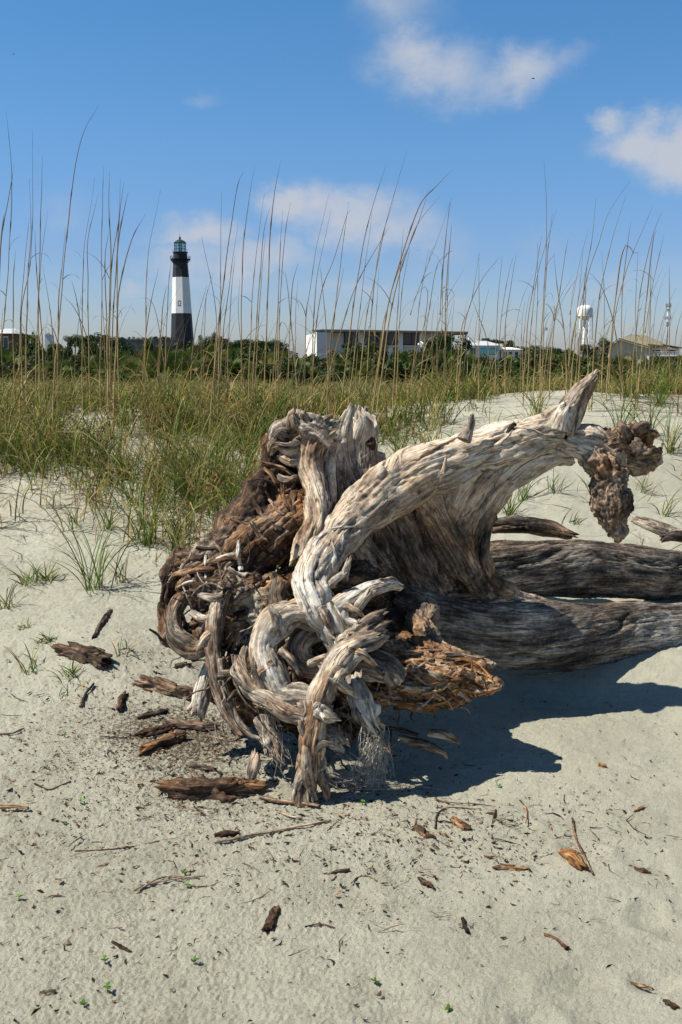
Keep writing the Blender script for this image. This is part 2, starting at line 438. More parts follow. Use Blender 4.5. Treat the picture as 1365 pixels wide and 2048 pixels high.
# ------------------------------------------------------------------ ground sheet
def build_ground():
    d = np.concatenate([np.linspace(-8, .9, 14)[:-1], np.geomspace(.9, 1.6, 40)[:-1], np.geomspace(1.6, 6.5, 520)[:-1],
                        np.geomspace(6.5, 20, 130)[:-1], np.geomspace(20, 6000, 90)])
    g = np.concatenate([-np.geomspace(4, .47, 26)[:-1], np.linspace(-.47, .47, 470), np.geomspace(.47, 4, 26)[1:]])
    D, Gx = np.meshgrid(d, g, indexing='ij')
    X = Gx*(np.maximum(D, .9)*.82+.55); Y = D
    Z = H(X, Y)
    # fine real relief close to the camera: pits, lumps and old footprints
    p = np.stack([X, Y, Z*0], -1).reshape(-1, 3); m = (p[:, 1] > .9) & (p[:, 1] < 8) & (np.abs(p[:, 0]) < 5)
    n = np.zeros(len(p)); q = p[m]
    fd = 1-sstep(5.5, 8, q[:, 1])
    left = sstep(.6, -.6, q[:, 0])
    n[m] = fd*(.0030*fbm(q*20, 3)*(1+.8*left) + .0050*fbm(q*95+5, 2)*(1+1.0*left) - .030*np.clip(pn(q*2.6+8)-.25, 0, 1)*(.5+.5*left) - .012*np.clip(pn(q*34+80)-.38, 0, 1)*(.4+.9*left))
    rr = np.random.default_rng(11)
    for k in range(46):      # soft hollows left by feet
        cx = rr.uniform(-1.6, 1.8); cy = rr.uniform(1.7, 3.2) if k % 2 else rr.uniform(1.7, 5); a = rr.uniform(0, 3.1); s = rr.uniform(.05, .11)
        dx = q[:, 0]-cx; dy = q[:, 1]-cy
        u = dx*math.cos(a)+dy*math.sin(a); v = -dx*math.sin(a)+dy*math.cos(a)
        r2 = (u/s)**2+(v/(s*.6))**2
        n[m] += fd*rr.uniform(.006, .014)*(-np.exp(-r2)+.55*np.exp(-(np.sqrt(r2)-1.5)**2*4))
    Z = Z + n.reshape(Z.shape)
    V = np.stack([X, Y, Z], -1).reshape(-1, 3)
    r, c = D.shape
    i = np.arange(r*c).reshape(r, c)
    q4 = np.stack([i[:-1, :-1], i[:-1, 1:], i[1:, 1:], i[1:, :-1]], -1).reshape(-1, 4)
    # peaty patch left of and under the roots
    peat = np.exp(-((V[:, 0]+.55)/.55)**2-((V[:, 1]-3.75)/.5)**2)*.62 + .42*np.exp(-((V[:, 0]+.45)/.5)**2-((V[:, 1]-3.1)/.35)**2) \
        + .35*np.exp(-((V[:, 0]+1.3)/.5)**2-((V[:, 1]-4.0)/.6)**2) + .36*np.exp(-((V[:, 0]-.45)/.35)**2-((V[:, 1]-3.0)/.18)**2)
    peat = np.clip(peat, 0, .66)
    field = sstep(10.5, 14, V[:, 1])
    me = mk_mesh('sand_dunes', V, q4, mat=SAND, attrs={'peat': peat, 'field': field})
    tag(link('sand_dunes', me), kind='structure')
build_ground()

# ------------------------------------------------------------------ wood builder
def crom(pts, n):
    pts = np.asarray(pts, float); k = len(pts)
    e = np.vstack([2*pts[0]-pts[1], pts, 2*pts[-1]-pts[-2]])
    t = np.linspace(0, k-1-1e-9, n); i = t.astype(int); f = (t-i)[:, None]
    a, b, c, d = e[i], e[i+1], e[i+2], e[i+3]
    return .5*((2*b)+(-a+c)*f+(2*a-5*b+4*c-d)*f*f+(-a+3*b-3*c+d)*f**3)
def resample(path, step):
    dense = crom(path, max(60, len(path)*30))
    L = np.concatenate([[0], np.cumsum(np.linalg.norm(np.diff(dense[:, :3], axis=0), axis=1))])
    n = max(6, int(L[-1]/step)); s = np.linspace(0, L[-1], n)
    return np.stack([np.interp(s, L, dense[:, k]) for k in range(dense.shape[1])], -1), s
def frames(C):
    T = np.gradient(C, axis=0); T /= np.linalg.norm(T, axis=1)[:, None]+1e-12
    Nn = np.zeros_like(T); u = np.cross(T[0], [0.3, .2, 1.]); u /= np.linalg.norm(u); Nn[0] = u
    for k in range(1, len(T)):
        u = Nn[k-1]-T[k]*np.dot(Nn[k-1], T[k]); Nn[k] = u/np.linalg.norm(u)
    return T, Nn, np.cross(T, Nn)
def pix_path(pts):
    """(px, py, distance, radius in px) -> x, y, z, radius in metres"""
    return np.array([[*P(a, b, d), r*d/FPX] for a, b, d, r in pts])
_rootseed = [0]
def root_tube(pts, tone=.6, warm=.1, dust=0., rough=1., name='root', parent=None, jag=(0, .6), step=.005, seg=34, world_pts=False, flat=1., knobs=0., lab=None, taper=(1., 1.), groove=1., mat=None):
    _rootseed[0] += 1; sd = _rootseed[0]*7.77
    path = np.array(pts, float) if world_pts else pix_path(pts)
    S, s = resample(path, step); C, Rr = S[:, :3], np.maximum(S[:, 3], .0008)
    # slow wobble of the centre line
    rm = float(np.median(Rr))
    w = np.stack([pn(np.stack([s*.17/rm+sd, s*0+k*5.1, s*0], -1)) for k in range(3)], -1)
    C = C + w*Rr[:, None]*.34*rough
    Rr = Rr*(1+.22*rough*pn(np.stack([s*.30/rm+sd*3, s*0, s*0+2], -1)))
    T, Nn, B = frames(C)
    n = len(s); th = np.linspace(0, 2*np.pi, seg, endpoint=False)
    TH, SS = np.meshgrid(th, s); RR = np.repeat(Rr[:, None], seg, 1)
    tw = SS*(.5/max(rm, .02)*.09)*(1+np.sin(sd))+.7*pn(np.stack([SS.ravel()*.12/rm+sd, SS.ravel()*0, SS.ravel()*0], -1)).reshape(SS.shape)
    gf = 1.0 if seg < 100 else 2.0
    cx, sx = np.cos(TH+tw), np.sin(TH+tw)
    g = np.stack([SS+sd, cx*RR, sx*RR], -1).reshape(-1, 3)
    unit = np.stack([SS.ravel()/np.maximum(np.median(Rr), .004)*.55+sd, cx.ravel(), sx.ravel()], -1)
    big = fbm(unit*np.array([.55, .9, .9]), 3)*.30
    lob = fbm(unit*np.array([.30, 1.9, 1.9])+4, 2)*.22
    unit = unit + .25*np.stack([unit[:, 0]*0, pn(unit*.8+70), pn(unit*.8+80)], -1)
    cm = sstep(-.35, .45, fbm(unit*np.array([.6, 1.1, 1.1])+55, 2))
    gr = pn(unit*np.array([.16, 2.0*gf, 2.0*gf])+9); grv = -np.exp(-(gr/.12)**2)*.19*cm/gf
    gr2 = pn(unit*np.array([.22, 3.6*gf, 3.6*gf])+31); grv2 = -np.exp(-(gr2/.2)**2)*.06/gf
    disp = (big+lob)*rough + (grv+grv2)*groove
    if knobs: disp = disp + knobs*np.clip(pn(unit*np.array([1.1, 1.3, 1.3])+50)-.2, 0, 1)
    fn = fbm(g*np.array([25, 120, 120]), 3)*.0016*min(1.5, rough+.3)
    Rd = RR.ravel()*(1+disp)+fn
    Rd = np.maximum(Rd, RR.ravel()*.25)
    off = (np.cos(TH)[..., None]*Nn[:, None, :]+np.sin(TH)[..., None]*B[:, None, :]*flat).reshape(-1, 3)
    V = np.repeat(C, seg, 0)+off*Rd[:, None]
    # ragged ends
    for e, j in ((0, jag[0]), (1, jag[1])):
        if j <= 0: continue
        rad = Rr[0] if e == 0 else Rr[-1]; TT = -T[0] if e == 0 else T[-1]
        q = np.stack([np.cos(th)*1.7+sd, np.sin(th)*1.7, th*0+e*8], -1)
        sp = np.clip(pn(q*1.3)*1.3+.6*pn(q*4), -1, 1.5)*rad*j*2
        dist = (s if e == 0 else s[-1]-s)
        wgt = np.clip(1-dist/(rad*2.5), 0, 1)**1.5
        V += (wgt[:, None]*sp[None, :]).reshape(-1, 1)*TT
    i = np.arange(n*seg).reshape(n, seg)
    q4 = np.stack([i[:-1], np.roll(i[:-1], -1, 1), np.roll(i[1:], -1, 1), i[1:]], -1).reshape(-1, 4)
    # caps: inner ring + centre, sunk a little
    ex = []; tr = []; base = n*seg; gx = []
    for e in (0, 1):
        row = i[0] if e == 0 else i[-1]; c = V[row].mean(0); TT = -T[0] if e == 0 else T[-1]
        rad = Rr[0] if e == 0 else Rr[-1]
        inner = c+(V[row]-c)*.55 + TT*(pn(np.stack([th*2.5+sd, th*0+e, th*0], -1))[:, None]*rad*.5*max(jag[e], .1)-rad*.12)
        ctr = c - TT*rad*.15
        ex += [inner, ctr[None]]; gx += [g[row]*np.array([1, .5, .5]), g[row].mean(0)[None]]
        ii = base+np.arange(seg); cc = base+seg; base += seg+1
        for k in range(seg):
            k2 = (k+1) % seg
            if e == 0: tr += [(row[k2], row[k], ii[k]), (row[k2], ii[k], ii[k2]), (ii[k2], ii[k], cc)]
            else: tr += [(row[k], row[k2], ii[k2]), (row[k], ii[k2], ii[k]), (ii[k], ii[k2], cc)]
    V = np.vstack([V]+ex); g = np.vstack([g]+gx)
    nv = len(V)
    tn = np.full(nv, tone, float); wm = np.full(nv, warm, float)
    tn[n*seg:] -= .12; wm[n*seg:] += .15
    tn = tn + .12*pn(g*9.0+2)
    tn[:n*seg] += .20*pn(unit*np.array([.5, .9, .9])+21) - .20*cm*np.exp(-(gr/.10)**2)
    wm[:n*seg] += .30*pn(unit*np.array([.4, .7, .7])+35)
    me = mk_mesh(name, V, q4, tr, mat or WOOD, {'grain': g, 'tone': tn, 'warm': wm, 'dust': np.full(nv, dust)})
    o = link(name, me, parent)
    if lab: o['label'] = lab
    return o

def fused(name, tubes, blobs=(), voxel=.008, smooth=6, tone=.6, warm=.1, dust=0., amp=.01, groove=.006, gscale=(4, 38, 38),
          chunky=0., layer=0., parent=None, zones=(), lab=None, detail=1., fold=0., freq=9.):
    """several limbs grown into one continuous surface. tubes: pixel paths; blobs: (px,py,d,rx_px,ry_px,depth_m)"""
    vs_, fs_, sk = [], [], []
    mb = MB()
    for ti, pts in enumerate(tubes):
        path = pix_path(pts); S, s = resample(path, .012)
        C, Rr = S[:, :3], S[:, 3]; T, Nn, B = frames(C)
        seg = 20; th = np.linspace(0, 2*np.pi, seg, endpoint=False)
        prev = None
        rows = [C[k]+(np.cos(th)[:, None]*Nn[k]+np.sin(th)[:, None]*B[k])*Rr[k] for k in range(len(s))]
        V = np.vstack(rows); n = len(rows)
        F = [[k*seg+a, k*seg+(a+1) % seg, (k+1)*seg+(a+1) % seg, (k+1)*seg+a] for k in range(n-1) for a in range(seg)]
        F += [list(range(seg))[::-1], [(n-1)*seg+a for a in range(seg)]]
        mb.add(V, F)
        for k in range(0, n, 2): sk.append((*C[k], Rr[k], *Nn[k], *B[k], s[k]+ti*3.7))
    for bi, (px, py, d, rx, ry, dep) in enumerate(blobs):
        c = P(px, py, d); rx = rx*d/FPX; ry = ry*d/FPX
        nu, nv = 14, 20; V = []
        for a in range(nu+1):
            ph = math.pi*a/nu
            for bq in range(nv):
                t = 2*math.pi*bq/nv
                V.append((c[0]+rx*math.sin(ph)*math.cos(t), c[1]+dep*math.sin(ph)*math.sin(t), c[2]-ry*math.cos(ph)))
        F = [[a*nv+bq, a*nv+(bq+1) % nv, (a+1)*nv+(bq+1) % nv, (a+1)*nv+bq] for a in range(nu) for bq in range(nv)]
        mb.add(V, F)
        dirv = np.array([rx, 0, 0]) if rx > ry else np.array([0, 0, ry])
        ax = dirv/np.linalg.norm(dirv)
        Nq = np.array([0, 1., 0]); Bq = np.cross(ax, Nq)
        for f in (-.7, -.35, 0, .35, .7):
            q = c+dirv*f; sk.append((*q, min(rx, ry)*(1-.3*abs(f)), *Nq, *Bq, 50+bi*2.3+f*np.linalg.norm(dirv)))
    me = bpy.data.meshes.new('tmp'); me.from_pydata(mb.v, [], mb.f)
    ob = bpy.data.objects.new('tmp', me); COL.objects.link(ob)
    md = ob.modifiers.new('r', 'REMESH'); md.mode = 'VOXEL'; md.voxel_size = voxel; md.adaptivity = 0
    ms = ob.modifiers.new('s', 'SMOOTH'); ms.iterations = smooth; ms.factor = .5
    dg = bpy.context.evaluated_depsgraph_get(); ev = ob.evaluated_get(dg); m2 = ev.to_mesh()
    nv = len(m2.vertices); V = np.empty(nv*3, np.float32); m2.vertices.foreach_get('co', V); V = V.reshape(-1, 3).astype(float)
    NN = np.empty(nv*3, np.float32); m2.vertices.foreach_get('normal', NN); NN = NN.reshape(-1, 3).astype(float)
    nl = len(m2.loops); lv = np.empty(nl, np.int32); m2.loops.foreach_get('vertex_index', lv)
    npoly = len(m2.polygons); lt = np.empty(npoly, np.int32); m2.polygons.foreach_get('loop_total', lt)
    ls = np.empty(npoly, np.int32); m2.polygons.foreach_get('loop_start', ls)
    quads = lv[(ls[lt == 4][:, None]+np.arange(4)).ravel()].reshape(-1, 4)
    tris = lv[(ls[lt == 3][:, None]+np.arange(3)).ravel()].reshape(-1, 3) if (lt == 3).any() else None
    ev.to_mesh_clear(); bpy.data.objects.remove(ob); bpy.data.meshes.remove(me)
    sk = np.array(sk); best = np.full(nv, 1e9); bi = np.zeros(nv, int)
    for a in range(0, len(sk), 64):
        blk = sk[a:a+64]
        dd = np.linalg.norm(V[:, None, :]-blk[None, :, :3], axis=2)/(blk[None, :, 3]+.01)
        k = dd.argmin(1); v = dd[np.arange(nv), k]; u = v < best; best[u] = v[u]; bi[u] = k[u]+a
    S = sk[bi]; off = V-S[:, :3]
    T = np.cross(S[:, 4:7], S[:, 7:10])
    g = np.stack([S[:, 10]+(off*T).sum(1), (off*S[:, 4:7]).sum(1), (off*S[:, 7:10]).sum(1)], -1)
    gs = np.array(gscale)
    warp = np.stack([fbm(V*7+3, 2), fbm(V*7+13, 2), fbm(V*7+23, 2)], -1)*.02
    gw = g+warp
    n1 = pn(gw*gs); n2 = pn(gw*gs*2.1+7)
    crackmask = sstep(-.25, .35, fbm(V*6+40, 2))
    d = amp*fbm(V*freq+5, 3)*1.6 - groove*crackmask*np.exp(-(n1/.11)**2) - groove*.45*np.exp(-(n2/.16)**2) + .0016*fbm(V*90, 3)*detail
    if fold:  # long flowing ridges along the grain
        d = d + fold*(ridge(gw*gs*np.array([.35, .32, .32])+3, 2)-.3)
    if chunky:
        d = d + chunky*(ridge(V*13+2, 4, .6)-.35) + chunky*.5*fbm(V*45, 3)
    if layer:
        lv_ = fbm(gw*np.array([5, 14, 14])+8, 3)*4.0
        d = d + layer*(np.floor(lv_*2)/2+.35*(lv_*2 % 1.0)**4) * .5
    pit = np.clip(pn(V*38+61)-.42, 0, 1)*sstep(.0, .5, fbm(V*5+71, 2)); d = d-pit*.022
    V2 = V+NN*d[:, None]
    tn = np.full(nv, tone, float)+.22*fbm(V*7+60, 3); wm = np.full(nv, warm, float)+.3*fbm(V*6+90, 3); du = np.full(nv, dust, float)
    tn = tn - .25*np.exp(-(n1/.07)**2)*crackmask - pit*1.2
    for (px, py, dist, rp, dt, dw, dd_) in zones:   # tone areas: bleached, rotted, dusty wood, and shade painted on web and hollow
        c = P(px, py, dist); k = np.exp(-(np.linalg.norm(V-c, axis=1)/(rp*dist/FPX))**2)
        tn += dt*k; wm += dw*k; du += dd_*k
    me = mk_mesh(name, V2, quads, tris, WOOD, {'grain': g, 'tone': tn, 'warm': wm, 'dust': du})
    o = link(name, me, parent)
    if lab: o['label'] = lab
    return o

def strands(pts, k, tone, warm, seed, rmul=(.28, .5), name='root_strand', dust=0.):
    """ribs and side roots that run along a bigger root, half sunk in it, some ending in broken tips"""
    rr = np.random.default_rng(seed); S, s = resample(pix_path(pts), .012); n = len(s)
    T, Nn, B = frames(S[:, :3])
    for j in range(k):
        a, b = sorted(rr.uniform(0, 1, 2)); b = min(1, max(b, a+.4)); a = min(a, b-.35)
        i0, i1 = int(a*(n-1)), int(b*(n-1)); idx = np.linspace(i0, i1, 6).astype(int)
        ph = rr.uniform(0, 6.28)+np.linspace(0, rr.normal()*1.3, 6); ph = ph if j else np.full(6, 0.)
        m = rr.uniform(*rmul); out = []
        for q, i in enumerate(idx):
            R_ = S[i, 3]; lift = rr.uniform(.72, .98)+(.55 if q == 5 and rr.random() < .5 else 0)
            c = S[i, :3]+(Nn[i]*math.cos(ph[q])+B[i]*math.sin(ph[q]))*R_*lift
            out.append([*c, R_*m*(1 if 0 < q < 4 else .65)])
        root_tube(out, tone+rr.normal()*.09, max(0, warm+rr.normal()*.12), dust, 1.0, name, TREE, (.8, .9), .0045, 22, world_pts=True, groove=1.4)

# ------------------------------------------------------------------ the uprooted tree
TREE = empty('driftwood_tree', (0, 0, 0), 'huge uprooted grey driftwood tree lying on the sand, twisted root plate facing us', 'driftwood')

def build_trunk():
    # forked trunk: the near stem and the one behind it
    for nm, pts, tn, wm, lb in (
        ('trunk', [(700,1215,4.05,86),(860,1238,4.12,84),(1000,1264,4.2,76),(1200,1272,4.5,66),(1365,1258,4.85,55),(1560,1235,5.4,48),(1800,1215,6.0,42)], .49, .0, None),
        ('trunk_fork', [(820,1130,4.35,60),(1000,1136,4.5,58),(1200,1143,4.8,57),(1365,1147,5.2,50),(1600,1150,5.8,45),(1800,1152,6.3,40)], .42, .0, 'darker second stem behind the main trunk')):
        o = root_tube(pts, tn, wm, 0.12 if nm == 'trunk' else .05, .42, nm, TREE, (0, .2), .0065, 150, groove=1.1, lab=lb)
build_trunk()

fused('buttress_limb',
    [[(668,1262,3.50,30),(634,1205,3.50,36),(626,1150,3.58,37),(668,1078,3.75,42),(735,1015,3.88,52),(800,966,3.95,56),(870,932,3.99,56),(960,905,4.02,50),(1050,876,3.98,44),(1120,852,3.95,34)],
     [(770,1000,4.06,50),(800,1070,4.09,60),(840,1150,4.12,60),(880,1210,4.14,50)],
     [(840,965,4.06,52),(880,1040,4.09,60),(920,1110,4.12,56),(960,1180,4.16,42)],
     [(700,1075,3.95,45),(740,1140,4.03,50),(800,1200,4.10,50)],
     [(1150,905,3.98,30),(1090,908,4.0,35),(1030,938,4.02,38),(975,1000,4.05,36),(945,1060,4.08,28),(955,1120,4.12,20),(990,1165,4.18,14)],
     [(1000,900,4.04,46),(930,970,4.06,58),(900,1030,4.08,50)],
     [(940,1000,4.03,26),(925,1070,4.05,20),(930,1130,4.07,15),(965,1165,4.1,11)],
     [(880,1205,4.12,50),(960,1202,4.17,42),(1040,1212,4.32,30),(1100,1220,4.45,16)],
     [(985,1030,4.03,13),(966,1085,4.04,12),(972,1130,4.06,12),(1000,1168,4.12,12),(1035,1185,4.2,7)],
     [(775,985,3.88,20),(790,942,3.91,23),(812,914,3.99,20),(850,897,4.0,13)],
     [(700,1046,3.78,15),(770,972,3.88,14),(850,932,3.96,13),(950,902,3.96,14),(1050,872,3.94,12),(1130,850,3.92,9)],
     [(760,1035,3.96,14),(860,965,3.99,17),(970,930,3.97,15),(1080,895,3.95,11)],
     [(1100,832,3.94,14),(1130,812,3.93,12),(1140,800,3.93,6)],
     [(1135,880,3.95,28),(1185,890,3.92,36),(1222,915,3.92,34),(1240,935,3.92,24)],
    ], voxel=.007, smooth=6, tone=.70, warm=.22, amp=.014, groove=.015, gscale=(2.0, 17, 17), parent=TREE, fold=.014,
    zones=[(640,1180,3.5,80,.22,-.2,0),(850,1110,4.05,130,-.34,.05,0),(1000,1170,4.1,90,-.26,0,0),(750,985,3.95,40,-.15,.5,0),  # web below the limb: the limb's shade is darkened into its tone
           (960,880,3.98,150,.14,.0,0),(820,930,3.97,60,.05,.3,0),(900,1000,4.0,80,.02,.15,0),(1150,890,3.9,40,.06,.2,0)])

# broken upright stub of the second stem at the top of the plate
fused('broken_stub',
    [[(722,862,4.14,30),(724,905,4.14,34),(722,960,4.14,46),(735,1030,4.12,60)],
     [(668,885,4.07,22),(676,930,4.07,28),(690,1000,4.07,42)],
     [(755,905,4.17,18),(752,960,4.17,24),(760,1010,4.14,34)],
     [(690,880,4.12,22),(700,930,4.12,30),(712,1000,4.10,40)]],
    voxel=.006, smooth=5, tone=.66, warm=.08, amp=.004, groove=.006, gscale=(3, 42, 42), parent=TREE, fold=.006,
    zones=[(715,870,4,50,.14,-.1,0),(725,970,4,60,-.12,.05,0)])
for a in ([(688,905,4.10,22),(692,860,4.10,17),(704,815,4.10,7)], [(712,868,4.18,14),(716,838,4.19,8),(720,812,4.19,3)],
          [(730,860,4.20,13),(733,840,4.20,9),(733,815,4.20,3)], [(712,880,4.12,26),(724,850,4.12,27),(722,838,4.12,25)],
          [(676,880,4.09,14),(682,850,4.09,9),(693,822,4.10,3)]):
    root_tube(a, .68, .05, 0, .5, 'splinter', TREE, (0, .8), .004, 30)
root_tube([(738,905,4.12,12),(742,888,4.09,11),(741,882,4.07,10)], .35, .2, 0, .3, 'knot_hole', TREE, (0, 0), .004, 24)

# tan rib running down the middle of the plate
root_tube([(655,868,3.990,26),(628,885,3.970,24),(622,930,3.950,25),(634,980,3.887,27),(632,1040,3.782,28),(612,1085,3.700,27),(598,1128,3.620,20)], .64, .38, 0, .9, 'root_rib', TREE, (.5, .5), .0045, 56, groove=2.0)
root_tube([(668,880,4.030,18),(655,930,4.010,17),(656,990,3.936,18),(650,1050,3.811,16),(640,1090,3.720,10)], .72, .1, 0, .7, 'root_rib', TREE, (.4, .4), .0045, 46, groove=1.8)
# curled root over the top left corner of the plate
fused('curled_root',
    [[(655,880,3.990,24),(640,862,3.970,26),(615,850,3.970,24),(595,838,3.970,17),(588,828,3.970,9)],
     [(600,846,3.990,18),(575,858,4.030,22),(556,880,4.050,20),(548,900,4.070,12)],
     [(640,860,3.990,18),(660,850,4.010,14),(676,856,4.030,10)],
     [(560,905,4.030,8),(590,900,3.990,11),(620,905,3.970,9)]],
    voxel=.0055, smooth=2, tone=.68, warm=.12, amp=.012, groove=.012, gscale=(4, 34, 34), parent=TREE, fold=.012, chunky=.010,
    zones=[(555,885,3.9,30,-.2,.1,0)])

# the rotted brown body of the root plate
fused('root_plate',
    [[(560,880,4.08,30),(545,940,4.05,36),(522,1000,3.98,38),(480,1060,3.9,40),(430,1110,3.82,42),(370,1140,3.8,34)],
     [(630,1000,4.0,46),(570,1050,3.9,52),(510,1100,3.82,56),(440,1160,3.76,50),(380,1200,3.75,36)],
     [(370,1105,3.84,18),(345,1150,3.82,26),(335,1210,3.8,24),(350,1265,3.74,24),(400,1300,3.68,24)],
     [(640,1090,3.9,50),(610,1160,3.85,52),(580,1220,3.78,55),(540,1290,3.68,56),(500,1350,3.62,52)]],
    blobs=[(640,930,4.20,60,75,.10),(590,1000,4.02,60,55,.10),(560,1210,3.72,80,66,.11),(470,1180,3.74,70,60,.09),(440,1250,3.72,60,60,.09),
           (610,1330,3.68,85,80,.13),(540,1400,3.62,85,62,.10),(480,1360,3.64,60,62,.09),(690,1330,3.72,85,85,.14),(700,1200,3.9,90,80,.12),
           (650,1440,3.66,75,50,.10),(760,1290,3.85,90,80,.10)],
    voxel=.0075, smooth=2, tone=.29, warm=.42, dust=.24, amp=.030, groove=.014, gscale=(4, 26, 26), chunky=.017, parent=TREE, freq=6, fold=.016,
    zones=[(520,1230,3.65,75,.12,.1,.38),(550,1290,3.6,50,.1,.2,.35),(415,1110,3.8,45,.12,-.1,.42),(600,1020,3.9,45,.34,.35,0),
           (590,990,3.9,35,.1,.3,0),(430,1200,3.7,60,.06,-.1,.2),(585,940,4.0,60,-.35,.1,-.4),(520,1060,3.85,60,.16,.0,.15),  # hollow left of the rib: its darkness is put into the tone
           (650,1400,3.6,110,-.12,-.1,-.1),(740,1300,3.8,90,-.1,-.1,-.1)])

# torn fibre strips, bark flakes and small roots lying on the surface of the plate
from mathutils.bvhtree import BVHTree
def bvh_of(o): 
    me = o.data; return BVHTree.FromPolygons([v.co[:] for v in me.vertices], [p.vertices[:] for p in me.polygons])
def on_surface(tree_, px, py, lift=.0):
    v = pdir(px, py); v = v/np.linalg.norm(v); h = tree_.ray_cast(Vector(CAM), Vector(v))
    if h[0] is None: return None
    return np.array(h[0])-v*lift
def strips(tree_, n, region, centre, rpx, tones, warms, name, ang_j=.5, seg=14, rr=rng, along=None, length=(30, 85)):
    for k in range(n):
        px_, py_ = rr.uniform(region[0], region[2]), rr.uniform(region[1], region[3])
        if along is None: a = math.atan2(py_-centre[1], px_-centre[0])+rr.normal()*ang_j
        else: a = along+rr.normal()*ang_j
        l = rr.uniform(*length); r0 = rr.uniform(*rpx); out = []; bend = rr.normal()*.5
        for t in np.linspace(0, 1, 5):
            q = on_surface(tree_, px_+math.cos(a+bend*t)*l*t, py_+math.sin(a+bend*t)*l*t, .0)
            if q is None or (out and np.linalg.norm(q-out[-1][:3]) > .09): break
            rad = r0*((.35+.65*math.sin(math.pi*min(1, t+.08))) if name == 'rib' else (1-.35*t))*q[1]/FPX
            q = q-(q-CAM)/np.linalg.norm(q-CAM)*rad*(rr.uniform(-.75, -.15) if name == 'rib' else rr.uniform(-.5, .45)); out.append(np.array([*q, rad]))
        if len(out) < 3: continue
        root_tube(out, rr.uniform(*tones), rr.uniform(*warms), rr.uniform(0, .3), 1.2, name, TREE, (.0, .2) if name == 'rib' else (.9, .9), .0042, seg, world_pts=True, flat=rr.uniform(.5, 1))
plate_tree = bvh_of(bpy.data.objects['root_plate'])
strips(plate_tree, 80, (320, 880, 650, 1330), (640, 1120), (3, 10), (.16, .58), (.15, .65), 'bark_strip', .35, length=(50, 150))
strips(plate_tree, 60, (330, 1080, 500, 1330), (560, 1150), (2, 6), (.45, .75), (0, .25), 'rootlet', 1.2, length=(40, 110))
strips(plate_tree, 26, (560, 860, 640, 1130), (600, 1000), (4, 10), (.2, .55), (.3, .9), 'bark_strip', .35, along=1.4)
strips(plate_tree, 34, (640, 1290, 800, 1460), (700, 1200), (4, 12), (.3, .7), (.0, .5), 'bark_strip', .9)
strips(plate_tree, 60, (430, 1240, 640, 1460), (560, 1150), (3, 9), (.35, .72), (0, .3), 'rootlet', .9, length=(40, 120))

# big looping roots of the plate
root_tube([(640,1190,3.53,26),(668,1246,3.48,33),(690,1290,3.46,29),(706,1318,3.46,20)], .78, .02, 0, .4, 'root', TREE, (0, .5), .0045, 50, lab='pale bleached root end curving down from the limb')
strands([(640,1190,3.53,26),(668,1246,3.48,33),(690,1290,3.46,29),(706,1318,3.46,20)], 4, .78, .02, 501)
root_tube([(662,1240,3.58,19),(628,1238,3.53,25),(590,1228,3.50,26),(552,1252,3.46,35),(530,1300,3.42,27),(545,1344,3.38,35),(568,1384,3.35,26),(604,1392,3.33,29),(636,1404,3.31,18)], .68, .12, 0, .85, 'root', TREE, (0, 0), .0045, 64, lab='thick pale root bent round like a letter C')
strands([(655,1248,3.56,26),(600,1232,3.50,29),(556,1252,3.46,31),(532,1296,3.42,32),(540,1346,3.38,32),(574,1384,3.35,30),(628,1402,3.32,24)], 4, .68, .12, 502)
root_tube([(668,1270,3.56,17),(625,1268,3.54,20),(598,1290,3.50,22),(604,1326,3.46,22),(645,1342,3.44,20),(690,1338,3.5,16)], .60, .12, 0, .7, 'root', TREE, (0, 0), .0045, 44)
strands([(668,1270,3.56,17),(625,1268,3.54,20),(598,1290,3.50,22),(604,1326,3.46,22),(645,1342,3.44,20),(690,1338,3.5,16)], 2, .60, .12, 503)
root_tube([(616,1610,3.20,34),(614,1568,3.21,27),(624,1520,3.21,23),(626,1480,3.21,27),(636,1440,3.22,22),(640,1405,3.24,28)], .56, .34, .1, .9, 'root', TREE, (0, 0), .0045, 60, lab='upright root standing in the sand like a leg', groove=1.7)
strands([(618,1608,3.20,30),(618,1560,3.21,27),(626,1500,3.21,25),(634,1440,3.22,25),(640,1405,3.24,27)], 4, .56, .34, 504)
root_tube([(638,1415,3.24,22),(640,1388,3.24,31),(660,1348,3.26,28),(684,1318,3.28,33),(712,1292,3.31,24),(750,1276,3.36,21),(770,1268,3.4,10)], .63, .24, 0, .85, 'root', TREE, (0, .7), .0045, 56, groove=1.3)
strands([(640,1412,3.24,26),(640,1385,3.24,30),(662,1345,3.26,32),(700,1302,3.30,29),(748,1278,3.36,21),(768,1270,3.4,14)], 4, .63, .24, 505)
root_tube([(690,1310,3.42,22),(712,1276,3.38,25),(745,1250,3.38,24),(762,1240,3.38,18)], .56, .08, 0, .5, 'root', TREE, (0, .9), .004, 48, groove=1.8, lab='broken stub showing split grey grain')
strands([(690,1310,3.42,22),(712,1276,3.38,25),(745,1250,3.38,24),(762,1240,3.38,18)], 4, .56, .08, 506)
root_tube([(474,1315,3.42,7),(482,1345,3.38,13),(498,1378,3.34,19),(535,1398,3.31,15),(575,1425,3.30,22),(632,1440,3.28,15)], .64, .20, 0, .9, 'root', TREE, (.6, 0), .004, 40)
strands([(478,1318,3.42,9),(478,1345,3.38,14),(500,1375,3.34,17),(548,1408,3.31,20),(598,1430,3.29,20),(632,1440,3.28,15)], 2, .64, .20, 507)
root_tube([(492,1298,3.5,9),(484,1322,3.46,10),(492,1352,3.42,9)], .66, .2, 0, .6, 'root', TREE, (.4, 0), .004, 24)
